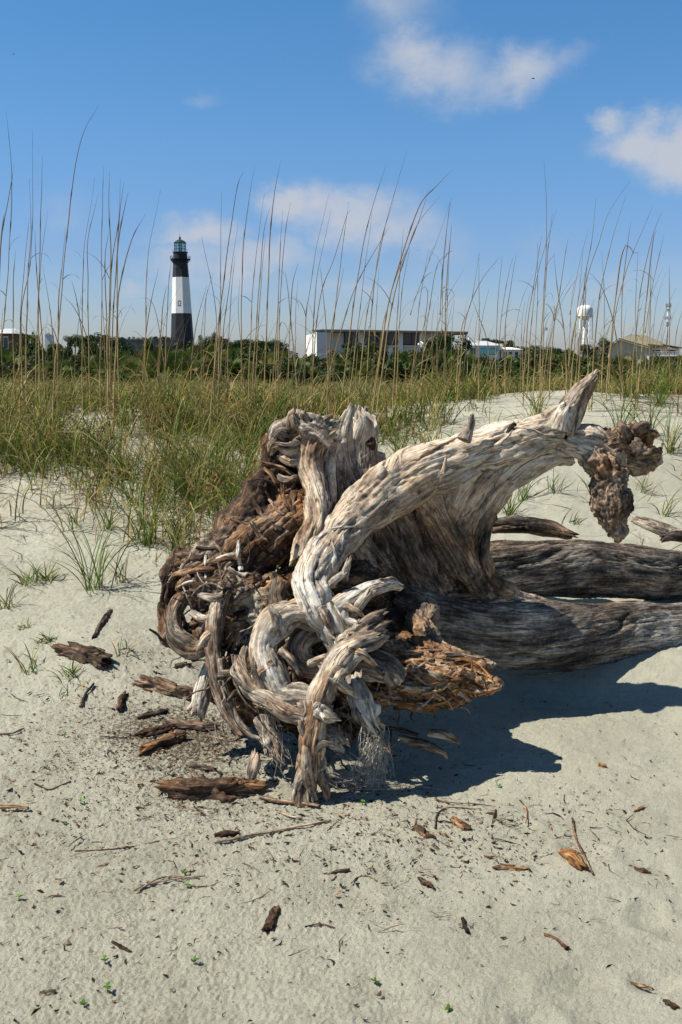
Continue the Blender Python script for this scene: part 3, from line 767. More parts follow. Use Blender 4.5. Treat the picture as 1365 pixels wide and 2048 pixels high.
root_tube([(446,1188,3.62,16),(432,1240,3.58,18),(430,1300,3.54,17),(436,1370,3.48,15),(456,1430,3.42,12),(482,1470,3.38,8)], .47, .12, .08, .9, 'root', TREE, (.4, .3), .004, 34)
strands([(446,1188,3.62,16),(432,1240,3.58,18),(430,1300,3.54,17),(436,1370,3.48,15),(456,1430,3.42,12),(482,1470,3.38,8)], 2, .47, .12, 508)
root_tube([(440,1320,3.52,9),(452,1380,3.46,9),(470,1430,3.41,8),(500,1468,3.37,6),(522,1478,3.36,4)], .55, .1, .05, .8, 'root', TREE, (0, .3), .004, 22)
root_tube([(424,1332,3.62,17),(410,1380,3.58,18),(396,1432,3.54,16)], .68, .08, .05, .5, 'root', TREE, (0, .5), .004, 34, lab='short pale root stub at the left foot of the plate')
strands([(424,1332,3.62,17),(410,1380,3.58,18),(396,1432,3.54,16)], 2, .68, .08, 509)
root_tube([(372,1180,3.72,13),(350,1225,3.68,19),(352,1270,3.64,22),(390,1298,3.6,20),(425,1290,3.58,14)], .45, .1, .18, .9, 'root', TREE, (.5, 0), .0045, 38)
strands([(372,1180,3.72,13),(350,1225,3.68,19),(352,1270,3.64,22),(390,1298,3.6,20),(425,1290,3.58,14)], 2, .45, .1, 510)
root_tube([(400,1190,3.66,7),(430,1196,3.6,9),(450,1192,3.58,7)], .62, .0, 0, .6, 'root', TREE, (.5, 0), .003, 20)
root_tube([(385,1225,3.66,8),(412,1238,3.6,9),(438,1220,3.58,8)], .66, .0, 0, .6, 'root', TREE, (.4, .3), .003, 20)
root_tube([(560,1165,3.60,17),(556,1200,3.56,18),(566,1240,3.52,16)], .42, .1, .15, .8, 'root', TREE, (.5, 0), .004, 34)
strands([(560,1165,3.60,17),(556,1200,3.56,18),(566,1240,3.52,16)], 2, .42, .1, 511)
root_tube([(672,1216,3.48,22),(702,1200,3.50,21),(740,1180,3.55,18),(780,1168,3.62,13),(800,1175,3.68,8)], .76, .05, 0, .5, 'root', TREE, (0, .6), .004, 40, groove=1.5, lab='pale root finger reaching right from the limb')
strands([(672,1216,3.48,22),(702,1200,3.50,21),(740,1180,3.55,18),(780,1168,3.62,13),(800,1175,3.68,8)], 2, .76, .05, 512)
root_tube([(700,1240,3.48,14),(718,1212,3.46,11),(740,1186,3.46,9)], .60, .05, 0, .8, 'root', TREE, (0, .8), .0035, 28)
root_tube([(660,1172,3.54,8),(672,1160,3.5,9),(690,1145,3.5,6)], .70, .05, 0, .7, 'root', TREE, (0, .8), .003, 22)
root_tube([(688,1158,3.58,9),(694,1136,3.56,8),(700,1116,3.56,5)], .70, .05, 0, .7, 'root', TREE, (0, .8), .003, 22)
root_tube([(720,1320,3.44,28),(752,1330,3.38,32),(790,1352,3.36,24),(800,1362,3.36,14)], .60, .16, 0, .7, 'root', TREE, (0, .3), .0045, 50, groove=1.3, lab='rounded knob of root beside the orange rotted wood')
strands([(720,1320,3.44,28),(752,1330,3.38,32),(790,1352,3.36,24),(800,1362,3.36,14)], 4, .60, .16, 513)
root_tube([(706,1352,3.38,14),(716,1390,3.33,25),(730,1425,3.30,26),(744,1450,3.29,15)], .72, .05, 0, .7, 'root', TREE, (.7, 1.), .004, 44, groove=1.6, lab='pale splintered root end pointing down')
strands([(706,1352,3.38,14),(716,1390,3.33,25),(730,1425,3.30,26),(744,1450,3.29,15)], 4, .72, .05, 514)
root_tube([(650,1462,3.4,14),(676,1478,3.34,22),(690,1492,3.32,14)], .70, .1, 0, .9, 'root', TREE, (.3, .9), .004, 36, groove=1.5)
strands([(650,1462,3.4,14),(676,1478,3.34,22),(690,1492,3.32,14)], 2, .70, .1, 515)
root_tube([(640,1418,3.21,22),(655,1432,3.19,16),(668,1438,3.19,9)], .72, .1, 0, .8, 'root', TREE, (0, .7), .0035, 32)
strands([(640,1418,3.21,22),(655,1432,3.19,16),(668,1438,3.19,9)], 2, .72, .1, 516)
root_tube([(520,1440,3.44,15),(536,1470,3.40,19),(552,1500,3.36,16),(562,1530,3.34,7)], .58, .15, .05, .9, 'root', TREE, (0, .8), .004, 34, groove=1.5)
strands([(520,1440,3.44,15),(536,1470,3.40,19),(552,1500,3.36,16),(562,1530,3.34,7)], 2, .58, .15, 517)
root_tube([(500,1560,3.30,11),(508,1530,3.32,14),(512,1508,3.36,9)], .60, .0, .05, .6, 'root', TREE, (0, .7), .004, 28, lab='small pale stub poking up out of the sand')
root_tube([(745,1440,3.5,6),(772,1455,3.42,5),(810,1462,3.38,5),(836,1470,3.36,4)], .25, .0, 0, .8, 'root', TREE, (.3, .8), .003, 16)
root_tube([(800,1476,3.45,8),(850,1490,3.42,10),(885,1505,3.40,6),(895,1520,3.40,2)], .48, .35, 0, .9, 'splinter', TREE, (.3, .9), .0035, 24)
root_tube([(855,1465,3.44,8),(890,1470,3.42,11),(915,1478,3.40,7)], .56, .15, 0, .9, 'splinter', TREE, (.3, 1.), .0035, 24)
root_tube([(740,1470,3.45,7),(760,1485,3.42,9),(782,1505,3.4,5)], .58, .15, 0, .9, 'splinter', TREE, (.3, 1.), .0035, 22)

for a in ([(560,1270,3.42,14),(552,1240,3.40,11),(540,1215,3.42,5)], [(545,1330,3.36,13),(520,1345,3.35,9),(505,1365,3.36,4)], [(600,1395,3.31,14),(612,1420,3.28,11),(606,1450,3.27,5)],
          [(655,1355,3.24,14),(690,1372,3.24,11),(712,1392,3.26,5)], [(700,1300,3.28,13),(728,1312,3.26,9),(750,1330,3.28,4)], [(626,1500,3.19,10),(648,1488,3.17,8),(668,1492,3.18,3)],
          [(610,1540,3.19,10),(596,1572,3.18,9),(590,1602,3.19,6)], [(640,1545,3.2,10),(652,1578,3.19,9),(656,1605,3.2,5)], [(440,1350,3.48,8),(462,1342,3.44,6),(480,1325,3.43,3)],
          [(432,1260,3.56,9),(412,1275,3.54,8),(396,1300,3.55,4)], [(640,1215,3.44,12),(655,1240,3.42,9),(668,1268,3.41,4)], [(620,1330,3.40,10),(640,1318,3.38,8),(668,1312,3.38,4)],
          [(560,1300,3.39,9),(585,1320,3.37,9),(600,1350,3.36,5)], [(690,1210,3.46,8),(712,1222,3.43,7),(735,1240,3.42,3)]):
    root_tube(a, rng.uniform(.5, .75), rng.uniform(.05, .3), 0, 1.3, 'root_offshoot', TREE, (0, 1.), .0038, 26, groove=1.8)

# random thin roots woven over the plate and hanging under it
def wander(start, direction, n, step, r0, r1, jit, k):
    p = np.array(start, float); d = np.array(direction, float); d /= np.linalg.norm(d); out = []
    for i in range(n):
        out.append([*p, r0+(r1-r0)*i/(n-1)])
        d = d+rng.normal(size=3)*jit; d /= np.linalg.norm(d); p = p+d*step
    return out
for k in range(64):
    zone = k % 4
    if zone == 0: px, py, d = rng.uniform(340, 470), rng.uniform(1120, 1300), 3.67
    elif zone == 1: px, py, d = rng.uniform(430, 560), rng.uniform(1290, 1450), 3.48
    elif zone == 2: px, py, d = rng.uniform(640, 800), rng.uniform(1340, 1500), 3.48
    else: px, py, d = rng.uniform(480, 640), rng.uniform(1040, 1400), 3.62
    st = P(px, py, d+rng.uniform(-.03, .05)); dr = np.array([rng.uniform(-.7, .7), -.35+rng.uniform(-.3, .5), -1.0+rng.uniform(-.2, .7)])
    r = rng.uniform(.0025, .009)
    w = wander(st, dr, rng.integers(4, 7), rng.uniform(.02, .042), r, r*.5, .4, k)
    root_tube(w, rng.uniform(.25, .68), rng.uniform(0, .35), 0, .9, 'rootlet', TREE, (.3, .7), .004, 12, world_pts=True)
def root_hairs():
    Vv, Q = [], []; 
    for k in range(130):
        if k < 85: a = P(rng.uniform(725, 775), rng.uniform(1440, 1500), rng.uniform(3.3, 3.42)); b = P(rng.normal(742, 24), rng.uniform(1560, 1590), 3.28)
        elif k < 110: a = P(rng.uniform(640, 700), rng.uniform(1500, 1560), 3.3); b = P(rng.uniform(700, 800), rng.uniform(1545, 1590), 3.27)
        else: a = P(rng.uniform(500, 560), rng.uniform(1380, 1450), 3.42); b = P(rng.uniform(520, 590), rng.uniform(1480, 1560), 3.32)
        m = (a+b)/2+rng.normal(size=3)*.022
        pts = crom(np.array([a, a*.7+m*.3+rng.normal(size=3)*.008, m, m*.3+b*.7+rng.normal(size=3)*.012, b]), 12); r = rng.uniform(.0005, .0011)
        T, Nn, B = frames(pts); base = sum(len(v) for v in Vv)
        ring = np.stack([pts+Nn*r, pts-Nn*.5*r+B*.87*r, pts-Nn*.5*r-B*.87*r], 1).reshape(-1, 3); Vv.append(ring)
        for i in range(11):
            for j in range(3): Q.append((base+i*3+j, base+i*3+(j+1) % 3, base+i*3+3+(j+1) % 3, base+i*3+3+j))
    V = np.vstack(Vv); n = len(V)
    me = mk_mesh('root_hairs', V, Q, mat=WOOD, attrs={'grain': V, 'tone': np.full(n, .8), 'warm': np.full(n, .0), 'dust': np.zeros(n)})
    tag(link('root_hairs', me, TREE), 'wispy grey root fibres hanging to the sand', kind='stuff')
root_hairs()

# orange rotted heart of the broken lower root, pointing right
fused('rotted_wood',
    [[(735,1300,3.61,30),(800,1330,3.54,44),(880,1352,3.49,46),(945,1362,3.46,32),(990,1368,3.44,16),(1008,1372,3.44,6)],
     [(770,1275,3.69,16),(850,1300,3.61,26),(920,1325,3.53,24),(975,1335,3.47,10)],
     [(760,1385,3.51,24),(830,1398,3.47,26),(900,1395,3.46,18),(940,1390,3.45,8)],
     [(780,1370,3.45,22),(840,1385,3.43,16),(880,1390,3.43,10)]],
    voxel=.0055, smooth=1, tone=.46, warm=.72, amp=.010, groove=.012, gscale=(12, 60, 60), chunky=.017, layer=.014, parent=TREE,
    lab='crumbling orange brown rotted wood tapering to a point',
    zones=[(750,1310,3.5,60,.05,-.5,0),(770,1400,3.4,60,.2,-.4,0),(880,1320,3.45,50,.14,.0,0),(790,1350,3.4,40,-.1,-.2,0),(930,1330,3.4,40,.25,-.2,0),(1000,1375,3.35,20,-.1,.3,0)])
fused('rotted_ledge',
    [[(800,1195,3.9,26),(850,1225,3.82,30),(845,1262,3.75,24),(880,1300,3.66,22),(950,1325,3.56,16),(990,1330,3.48,7)],
     [(830,1235,3.8,30),(858,1275,3.72,24),(870,1300,3.66,20)]],
    voxel=.006, smooth=2, tone=.45, warm=.25, dust=.1, amp=.009, groove=.010, gscale=(8, 40, 40), chunky=.012, layer=.006, parent=TREE,
    zones=[(820,1180,3.9,40,-.2,0,0),(965,1325,3.5,30,.2,.1,0)])
strips(bvh_of(bpy.data.objects['rotted_wood']), 46, (750, 1270, 960, 1420), (700, 1350), (3, 9), (.35, .72), (.1, 1.0), 'flake', .3, along=.15, length=(40, 110))
for k in range(26):   # peeling flakes of rotten wood
    a = P(rng.uniform(760, 960), rng.uniform(1300, 1420), rng.uniform(3.40, 3.45))
    w = wander(a, (rng.uniform(.4, 1), -.15, rng.uniform(-.5, .1)), 4, rng.uniform(.008, .018), .007, .002, .3, k)
    root_tube(w, rng.uniform(.4, .65), rng.uniform(.5, 1), 0, .9, 'flake', TREE, (.7, .7), .003, 12, world_pts=True, flat=.5)

# far end of the limb: spur, crown of knobs and the hanging lump
root_tube([(1128,866,3.95,30),(1138,830,3.95,29),(1158,792,3.95,22),(1180,765,3.95,15),(1196,742,3.95,5)], .52, .22, 0, .8, 'spur', TREE, (0, .6), .0045, 60, groove=1.9, lab='dark pointed spur sticking up at the limb end')
root_tube([(1118,860,3.88,24),(1125,835,3.87,18),(1135,815,3.87,10)], .70, .1, 0, .8, 'spur', TREE, (0, .9), .004, 36, groove=1.7)
fused('root_crown',
    [[(1195,900,3.93,32),(1230,885,3.93,30),(1265,878,3.93,26),(1300,880,3.93,16)],
     [(1190,905,3.91,30),(1208,932,3.88,28),(1222,955,3.87,24)],
     [(1240,915,3.95,24),(1280,925,3.97,22),(1310,915,3.97,13),(1322,890,3.97,5)],
     [(1222,890,3.93,14),(1216,868,3.93,10),(1214,855,3.93,5)],
     [(1226,940,3.89,24),(1218,975,3.89,36),(1222,1010,3.89,36),(1232,1045,3.89,24),(1244,1080,3.89,7)],
     [(1290,880,3.91,16),(1305,870,3.89,12),(1318,872,3.89,4)], [(1275,860,3.89,12),(1290,852,3.88,8),(1300,848,3.89,3)],
     [(1250,870,3.88,14),(1244,855,3.87,10),(1240,845,3.87,4)], [(1270,890,3.86,12),(1290,905,3.83,10),(1306,902,3.83,4)],
     [(1300,905,3.93,12),(1318,905,3.93,9),(1326,885,3.95,3)],
     [(1200,985,3.89,20),(1212,1010,3.87,22)], [(1250,980,3.91,16),(1245,1020,3.89,18)]],
    blobs=[(1262,868,3.93,24,16,.035)],
    voxel=.005, smooth=1, tone=.44, warm=.24, amp=.014, groove=.012, gscale=(7, 32, 32), chunky=.022, parent=TREE, fold=.008,
    lab='gnarled brown crown of knobs with a lump hanging below',
    zones=[(1208,935,3.86,16,.1,1.2,0),(1295,880,3.91,26,-.1,.6,0),(1190,900,3.89,26,.22,-.1,0),(1215,1000,3.87,26,.14,.05,0),(1240,1060,3.87,22,.1,.0,.1)])
root_tube([(928,880,3.88,15),(938,858,3.89,11),(945,832,3.91,5)], .52, .12, 0, .9, 'spur', TREE, (0, 1.), .0035, 28, groove=1.8)
root_tube([(1020,868,3.94,10),(1026,854,3.94,8),(1030,846,3.94,3)], .2, .1, 0, .8, 'spur', TREE, (0, .6), .003, 20)

for a in ([(588,850,3.95,13),(584,832,3.94,10),(590,820,3.94,4)], [(612,846,3.95,12),(606,830,3.94,8),(600,822,3.94,3)], [(640,848,3.97,12),(652,838,3.97,8),(664,832,3.97,3)],
          [(560,880,3.99,16),(545,892,3.99,13),(540,910,3.99,6)], [(575,870,3.97,14),(560,866,3.96,11),(548,874,3.96,5)], [(655,862,3.97,13),(668,850,3.98,8),(680,842,3.98,3)],
          [(600,880,3.97,8),(580,892,3.93,9),(556,890,3.93,5)], [(560,915,4.0,8),(590,925,3.95,9),(612,912,3.95,6)], [(548,950,4.0,8),(575,962,3.95,8),(600,950,3.95,4)]):
    root_tube(a, .55, .15, 0, 1.2, 'splinter', TREE, (.5, .9), .004, 26, groove=1.5)
LIMB_TREE = bvh_of(bpy.data.objects['buttress_limb'])
strips(LIMB_TREE, 7, (690, 860, 1000, 1080), None, (3, 6), (.60, .82), (.05, .45), 'rib', .12, seg=18, along=-.62, length=(70, 190))
strips(LIMB_TREE, 6, (900, 830, 1140, 920), None, (3, 6), (.62, .85), (.05, .3), 'rib', .10, seg=18, along=-.22, length=(70, 170))
strips(LIMB_TREE, 5, (610, 1080, 680, 1230), None, (3, 7), (.68, .85), (.0, .1), 'rib', .2, seg=18, along=-1.2, length=(50, 110))

# ------------------------------------------------------------------ other pieces of driftwood behind
def ground_piece(pts, **kw):
    """path from pixels that rests on the sand; pts (px,py,radius_px)"""
    out = []
    for a, b, r in pts:
        g = G(a, b); rr = r*g[1]/FPX; g[2] += rr*.7; out.append([*g, rr])
    return root_tube(out, world_pts=True, **kw)
o = root_tube([(985,1052,5.15,16),(1040,1050,5.12,18),(1100,1058,5.1,17),(1148,1074,5.05,9)], .30, .12, .1, .7, 'bark_slab', None, (0, .7), .006, 44, groove=1.6)
tag(o, 'dark weathered slab of driftwood lying just behind the upper trunk stem', 'driftwood')
o = root_tube([(1268,1040,5.7,8),(1300,1050,5.65,13),(1350,1066,5.6,14),(1420,1085,5.5,13)], .60, .02, .1, .5, 'driftwood_branch', None, (.5, .2), .006, 40, groove=1.6)
tag(o, 'flat pale grey driftwood branch half buried at the right edge behind the trunk', 'driftwood')
o = root_tube([(1325,1078,5.3,8),(1365,1072,5.35,11),(1400,1080,5.3,10)], .28, .05, .1, .7, 'driftwood_chip', None, (.5, .2), .006, 28, groove=1.3)
tag(o, 'small dark broken driftwood piece touching the trunk at the right edge', 'driftwood')

# ------------------------------------------------------------------ chunks, sticks and seedlings on the sand
chunks = [
 (168,1318,[(125,1300,9),(150,1310,17),(185,1318,16),(208,1322,7)],.30,.30,'dark brown cracked bark chunk lying on the left sand by itself'),
 (330,1375,[(285,1368,13),(330,1378,15),(378,1392,9)],.42,.35,'brown bark piece pointing at the pale root stub left of the plate'),
 (440,1590,[(340,1585,5),(385,1590,20),(440,1592,27),(495,1585,22)],.36,.60,'large flaky orange brown bark slab in front of the root plate'),
 (320,1495,[(290,1505,8),(325,1492,14),(355,1480,9)],.42,.80,'amber brown curled bark flake below the left roots'),
 (305,1465,[(280,1470,7),(310,1468,11),(335,1458,6)],.28,.65,'dark red brown bark flake touching the amber one'),
 (395,1455,[(350,1450,9),(385,1455,13),(420,1458,12)],.34,.10,'dull brown root lump half buried below the plate'),
 (205,1250,[(187,1278,4),(205,1248,5),(222,1224,5)],.28,.18,'short dark stick leaning uphill on the left sand'),
 (1150,1725,[(1125,1708,8),(1148,1728,15),(1168,1742,9)],.48,.90,'orange brown bark chunk beside the thin upright twig'),
 (545,1838,[(536,1858,7),(545,1838,10),(552,1820,5)],.22,.55,'dark reddish bark flake standing alone in the middle foreground'),
 (452,1668,[(432,1672,4),(452,1669,8),(474,1668,4)],.22,.60,'dark maroon bark flake above the left end of the long cane'),
 (1022,1738,[(998,1735,5),(1022,1740,8),(1048,1738,4)],.52,.75,'thin flat tan bark flake left of the orange brown chunk'),
 (1285,1742,[(1270,1738,3),(1285,1744,5),(1302,1747,3)],.25,.45,'small dark bark crumb right of the upright twig'),
 (1340,2008,[(1330,2003,4),(1340,2010,7),(1350,2015,4)],.26,.40,'dark bark crumb in the lower right corner'),
 (920,1650,[(908,1642,5),(922,1650,9),(934,1658,4)],.45,.75,'rusty brown bark flake beside the tangle of fine roots'),
 (848,1668,[(836,1658,4),(848,1668,9),(858,1674,6)],.25,.55,'dark crumb of bark with an orange edge below the hollow'),
 (850,1765,[(842,1758,5),(852,1768,6),(862,1772,3)],.35,.35,'small brown crumb pressed into a dimple of sand'),
 (678,1747,[(655,1752,3),(676,1747,5),(698,1742,3)],.25,.15,'small dark split twig piece in the middle foreground'),
 (242,1892,[(225,1885,3),(243,1895,4),(262,1905,3)],.10,.25,'nearly black twig piece in the lower left foreground'),
 (95,1985,[(85,1990,5),(96,1984,7),(108,1988,4)],.36,.0,'dull grey bark crumb near the lower left corner'),
 (1125,1885,[(1090,1872,4),(1110,1878,3),(1135,1900,5)],.30,.4,'slender dark bark strip in the right foreground'),
 (1280,1973,[(1262,1968,3),(1282,1974,4),(1305,1980,3)],.36,.4,'short mottled stick near the lower right corner'),
 (930,1855,[(926,1840,4),(930,1856,4),(936,1868,4)],.16,.35,'upright dark bark splinter right of the centre foreground'),
 (1205,1530,[(1198,1530,3),(1205,1532,4),(1212,1534,3)],.62,.9,'small golden bark flake on the clean sand right of the shadow'),
 (1278,1620,[(1271,1624,3),(1278,1620,4),(1286,1616,3)],.45,.6,'tiny tan twig piece on the clean right sand'),
 (415,1520,[(372,1532,4),(400,1538,6),(430,1542,4)],.30,.1,'dark grey stick above the large bark slab'),
 (260,1400,[(238,1425,6),(244,1405,8),(252,1390,6)],.28,.25,'brown bark piece beside the bent twig on the left'),
 (300,1430,[(275,1440,4),(305,1430,6),(335,1425,5)],.34,.2,'curved dull brown stick under the brown bark piece'),
 (268,1338,[(355,1333,4),(368,1332,7),(376,1330,4)],.30,.0,'small grey chip below the left edge of the root plate'),
]
def chunk_mesh(pts, tone, warm, seed, thin):
    """irregular broken lump: a superellipsoid broken up by ridged and stepped noise"""
    P3 = np.array([G(a, b) for a, b, _ in pts]); rr = np.array([r_*p_[1]/FPX for (_, _, r_), p_ in zip(pts, P3)])
    a, b = P3[0], P3[-1]; c = P3.mean(0); ax = (b-a); L_ = np.linalg.norm(ax)*.5+rr.min(); ax /= np.linalg.norm(ax)
    sd_ = np.cross([0, 0, 1.], ax); sd_ /= np.linalg.norm(sd_); up = np.cross(ax, sd_)
    W = rr.max()*1.0; Hh = rr.max()*(.7 if thin else .95)
    nu, nv = 44, 40; u = np.linspace(.02, np.pi-.02, nu); v = np.linspace(0, 2*np.pi, nv, endpoint=False)
    U, Vv = np.meshgrid(u, v, indexing='ij')
    sp = lambda x, e: np.sign(x)*np.abs(x)**e
    x = sp(np.cos(U), .7); y = np.sin(U)**.6*sp(np.cos(Vv), .8); z = np.sin(U)**.6*sp(np.sin(Vv), .8)
    q = np.stack([x*L_, y*W, z*Hh], -1).reshape(-1, 3)
    g = q+np.array([seed*3.1, 0, 0]); qn = g/W
    d = .15*ridge(qn*np.array([.9, 4.2, 4.2])+3, 2)+.10*fbm(qn*5, 3)+.34*ridge(qn*np.array([.45, .9, .9]), 3)+.30*fbm(qn*np.array([.8, 1.9, 1.9])+5, 3)
    st = fbm(qn*np.array([.5, 1.4, 2.4])+11, 2)*3.0; d = d+.16*(np.floor(st)+np.clip((st % 1)*4, 0, 1))*.5
    cut = np.clip(pn(qn*np.array([.5, 1.0, 1.0])+30)-.05, 0, 1)*.9
    q = q*(1+d-.12-cut)[:, None]*np.array([.96, 1, 1])
    q[:, 1] += W*.5*pn(np.stack([q[:, 0]/L_*1.3+seed, q[:, 0]*0, q[:, 0]*0], -1))
    Vw = c+q[:, :1]*ax+q[:, 1:2]*sd_+q[:, 2:3]*up; Vw[:, 2] += Hh*.2
    i = np.arange(nu*nv).reshape(nu, nv)
    Q = np.stack([i[:-1], np.roll(i[:-1], -1, 1), np.roll(i[1:], -1, 1), i[1:]], -1).reshape(-1, 4)
    n = len(Vw); base = [tuple(i[0][::-1]), tuple(i[-1])]
    T3 = [(i[0][0], i[0][k+1], i[0][k]) for k in range(1, nv-1)]+[(i[-1][0], i[-1][k], i[-1][k+1]) for k in range(1, nv-1)]
    return mk_mesh('bark_chunk', Vw, Q, T3, WOOD, {'grain': g, 'tone': tone-.04+.34*fbm(qn*1.3+7, 3), 'warm': warm*.8+.35*fbm(qn*.9+17, 2), 'dust': np.full(n, .22)})
for ci, c in enumerate(chunks):
    tk = max(r for _, _, r in c[2])
    if tk >= 5 and 'stick' not in c[5] and 'twig' not in c[5] and 'strip' not in c[5]:
        o = link('bark_chunk', chunk_mesh(c[2], c[3], c[4], ci+1, tk < 14)); tag(o, c[5], 'bark')
    else:
        o = ground_piece(c[2], tone=c[3], warm=c[4], dust=.08, rough=1.25, name='stick', jag=(.9, .9), step=.0032, seg=20, groove=1.5, knobs=.5)
        tag(o, c[5], 'stick')
sticks = [
 ([(430,1690),(480,1680),(540,1668),(600,1656),(662,1645)], 3.6, .66, .35, 'long pale cane lying across the sand below the root plate'),
 ([(270,1785),(300,1772),(350,1762),(410,1755)], 2.4, .60, .3, 'bundle of dry straw lying in the left foreground'),
 ([(275,1786),(320,1760),(360,1757),(385,1756)], 2.0, .66, .35, 'dry straw blade beside the straw bundle'),
 ([(0,1619),(30,1618),(58,1622)], 5.0, .55, .5, 'tan wood splinter lying at the left edge'),
 ([(1145,1640),(1152,1680),(1170,1720),(1186,1752)], 2.6, .40, .6, 'thin tan twig standing at a slant on the right sand'),
 ([(160,1418),(172,1392),(188,1372)], 3.2, .25, .25, 'bent dark twig on the left sand below the bark chunk'),
 ([(150,1705),(215,1702),(270,1695),(320,1685)], 1.8, .3, .2, 'thin dark runner root in the left foreground'),
 ([(70,1570),(100,1582),(120,1575),(142,1565)], 2.0, .25, .3, 'thin reddish twig on the left sand'),
 ([(0,1472),(25,1470),(48,1460)], 2.2, .35, .2, 'thin brown twig at the left edge above the splinter'),
 ([(210,1857),(228,1857),(245,1858)], 1.8, .75, .3, 'short straw coloured splinter in the lower left foreground'),
 ([(703,1770),(718,1758),(738,1755),(755,1765)], 1.6, .3, .3, 'thin arched rootlet in the middle foreground'),
 ([(610,1856),(640,1852),(670,1858)], 1.6, .3, .3, 'thin brown rootlet below the arched one'),
 ([(1040,1604),(1050,1615),(1055,1630),(1052,1650)], 1.9, .45, .7, 'hooked golden rootlet right of the fine root tangle'),
 ([(870,1660),(875,1630),(900,1618),(950,1620),(990,1624)], 1.6, .4, .35, 'fine looping rootlet on the sand below the shadow'),
 ([(985,1650),(988,1635),(992,1622)], 1.8, .35, .5, 'short upright end of the fine root tangle'),
 ([(200,1475),(250,1478),(262,1470)], 1.6, .35, .3, 'thin twig left of the curled bark flakes'),
 ([(555,1625),(580,1636),(605,1640)], 2.6, .7, .3, 'pale curved splinter at the foot of the upright root'),
 ([(520,1600),(560,1608),(600,1612),(640,1618)], 5.0, .42, .3, 'flat brown fibrous root strip at the foot of the upright root'),
 ([(600,1612),(640,1605),(690,1590),(740,1575),(800,1572)], 2.0, .5, .15, 'thin fibrous root trailing right from the upright root'),
 ([(840,1578),(862,1580),(880,1583)], 1.8, .7, .4, 'pale straw piece just below the shadow edge'),
 ([(870,1598),(890,1606),(960,1612),(1000,1618)], 1.3, .42, .3, 'fine dry rootlet above the looping one'),
 ([(1020,1355),(1080,1352),(1150,1345)], 2.0, .55, .5, 'yellow straw lying in the shade under the trunk'),
]
for pts, r, tn, wm, lb in sticks:
    out = []
    up = 'standing' in lb
    for i, (a, b) in enumerate(pts):
        g = G(a, b); rr = r*g[1]/FPX
        g[2] += rr*.8+.002+.003*rng.random(); out.append([*g, rr*(1-.35*i/len(pts))])
    o = root_tube(out, tn, wm, 0, .5, 'straw' if 'straw' in lb else ('rootlet' if 'rootlet' in lb else 'twig'), None, (.5, .5), .005, 10, world_pts=True)
    tag(o, lb, 'straw' if 'straw' in lb else ('root' if 'root' in lb and 'upright root' not in lb else 'twig'))

def blade_mesh(paths, widths, cols, name, mat, nseg=6, tipcols=None):
    """ribbons; paths (N,K,3) resampled already, widths (N,), cols (N,3)"""
    paths = np.asarray(paths); n, k, _ = paths.shape
    T = np.gradient(paths, axis=1); T /= np.linalg.norm(T, axis=2, keepdims=True)+1e-9
    a = rng.uniform(0, np.pi, n); side = np.stack([np.cos(a), np.sin(a), np.zeros(n)], -1)[:, None, :]
    side = side-T*(side*T).sum(2, keepdims=True); side /= np.linalg.norm(side, axis=2, keepdims=True)+1e-9
    prof = np.interp(np.linspace(0, 1, k), [0, .15, .5, .85, 1], [.75, 1, .85, .45, .06])[None, :, None]
    w = np.asarray(widths)[:, None, None]*prof*.5
    V = np.stack([paths-side*w, paths+side*w], 2).reshape(-1, 3)
    i = np.arange(n*k*2).reshape(n, k, 2)
    Q = np.stack([i[:, :-1, 0], i[:, :-1, 1], i[:, 1:, 1], i[:, 1:, 0]], -1).reshape(-1, 4)
    c = np.repeat(np.asarray(cols)[:, None, :], k, 1)
    if tipcols is not None:
        f = (np.linspace(0, 1, k)**1.5)[None, :, None]; c = c*(1-f)+np.asarray(tipcols)[:, None, :]*f
    c = np.repeat(c[:, :, None, :], 2, 2).reshape(-1, 3)
    return mk_mesh(name, V, Q, mat=mat, attrs={'gcol': c})
def arcs(base, az, lean, length, droop, k=7):
    """blade centre lines: start upright-ish with lean, bend over by droop (radians over the length)"""
    n = len(base); t = np.linspace(0, 1, k)
    ang = lean[:, None]+droop[:, None]*t[None, :]**1.4
    ds = length[:, None]/(k-1)
    hx = np.concatenate([np.zeros((n, 1)), np.cumsum(np.sin(ang[:, :-1])*ds, 1)], 1)
    hz = np.concatenate([np.zeros((n, 1)), np.cumsum(np.cos(ang[:, :-1])*ds, 1)], 1)
    curl = .25*np.sin(az*3)[:, None]*t[None, :]**2*length[:, None]
    X = base[:, 0:1]+hx*np.cos(az)[:, None]-curl*np.sin(az)[:, None]
    Y = base[:, 1:2]+hx*np.sin(az)[:, None]+curl*np.cos(az)[:, None]
    Z = base[:, 2:3]+hz
    return np.stack([X, Y, Z], -1)
GREENS = np.array([(.05,.125,.016),(.095,.19,.022),(.15,.24,.03),(.20,.25,.035),(.035,.08,.012)])
STRAWS = np.array([(.46,.34,.12),(.34,.23,.08),(.55,.44,.20),(.22,.13,.05),(.38,.31,.09)])
def gcolors(n, green):
    g = rng.random(n) < green
    c = np.where(g[:, None], GREENS[rng.integers(0, 5, n)], STRAWS[rng.integers(0, 5, n)])
    return c*rng.uniform(.75, 1.25, (n, 1))

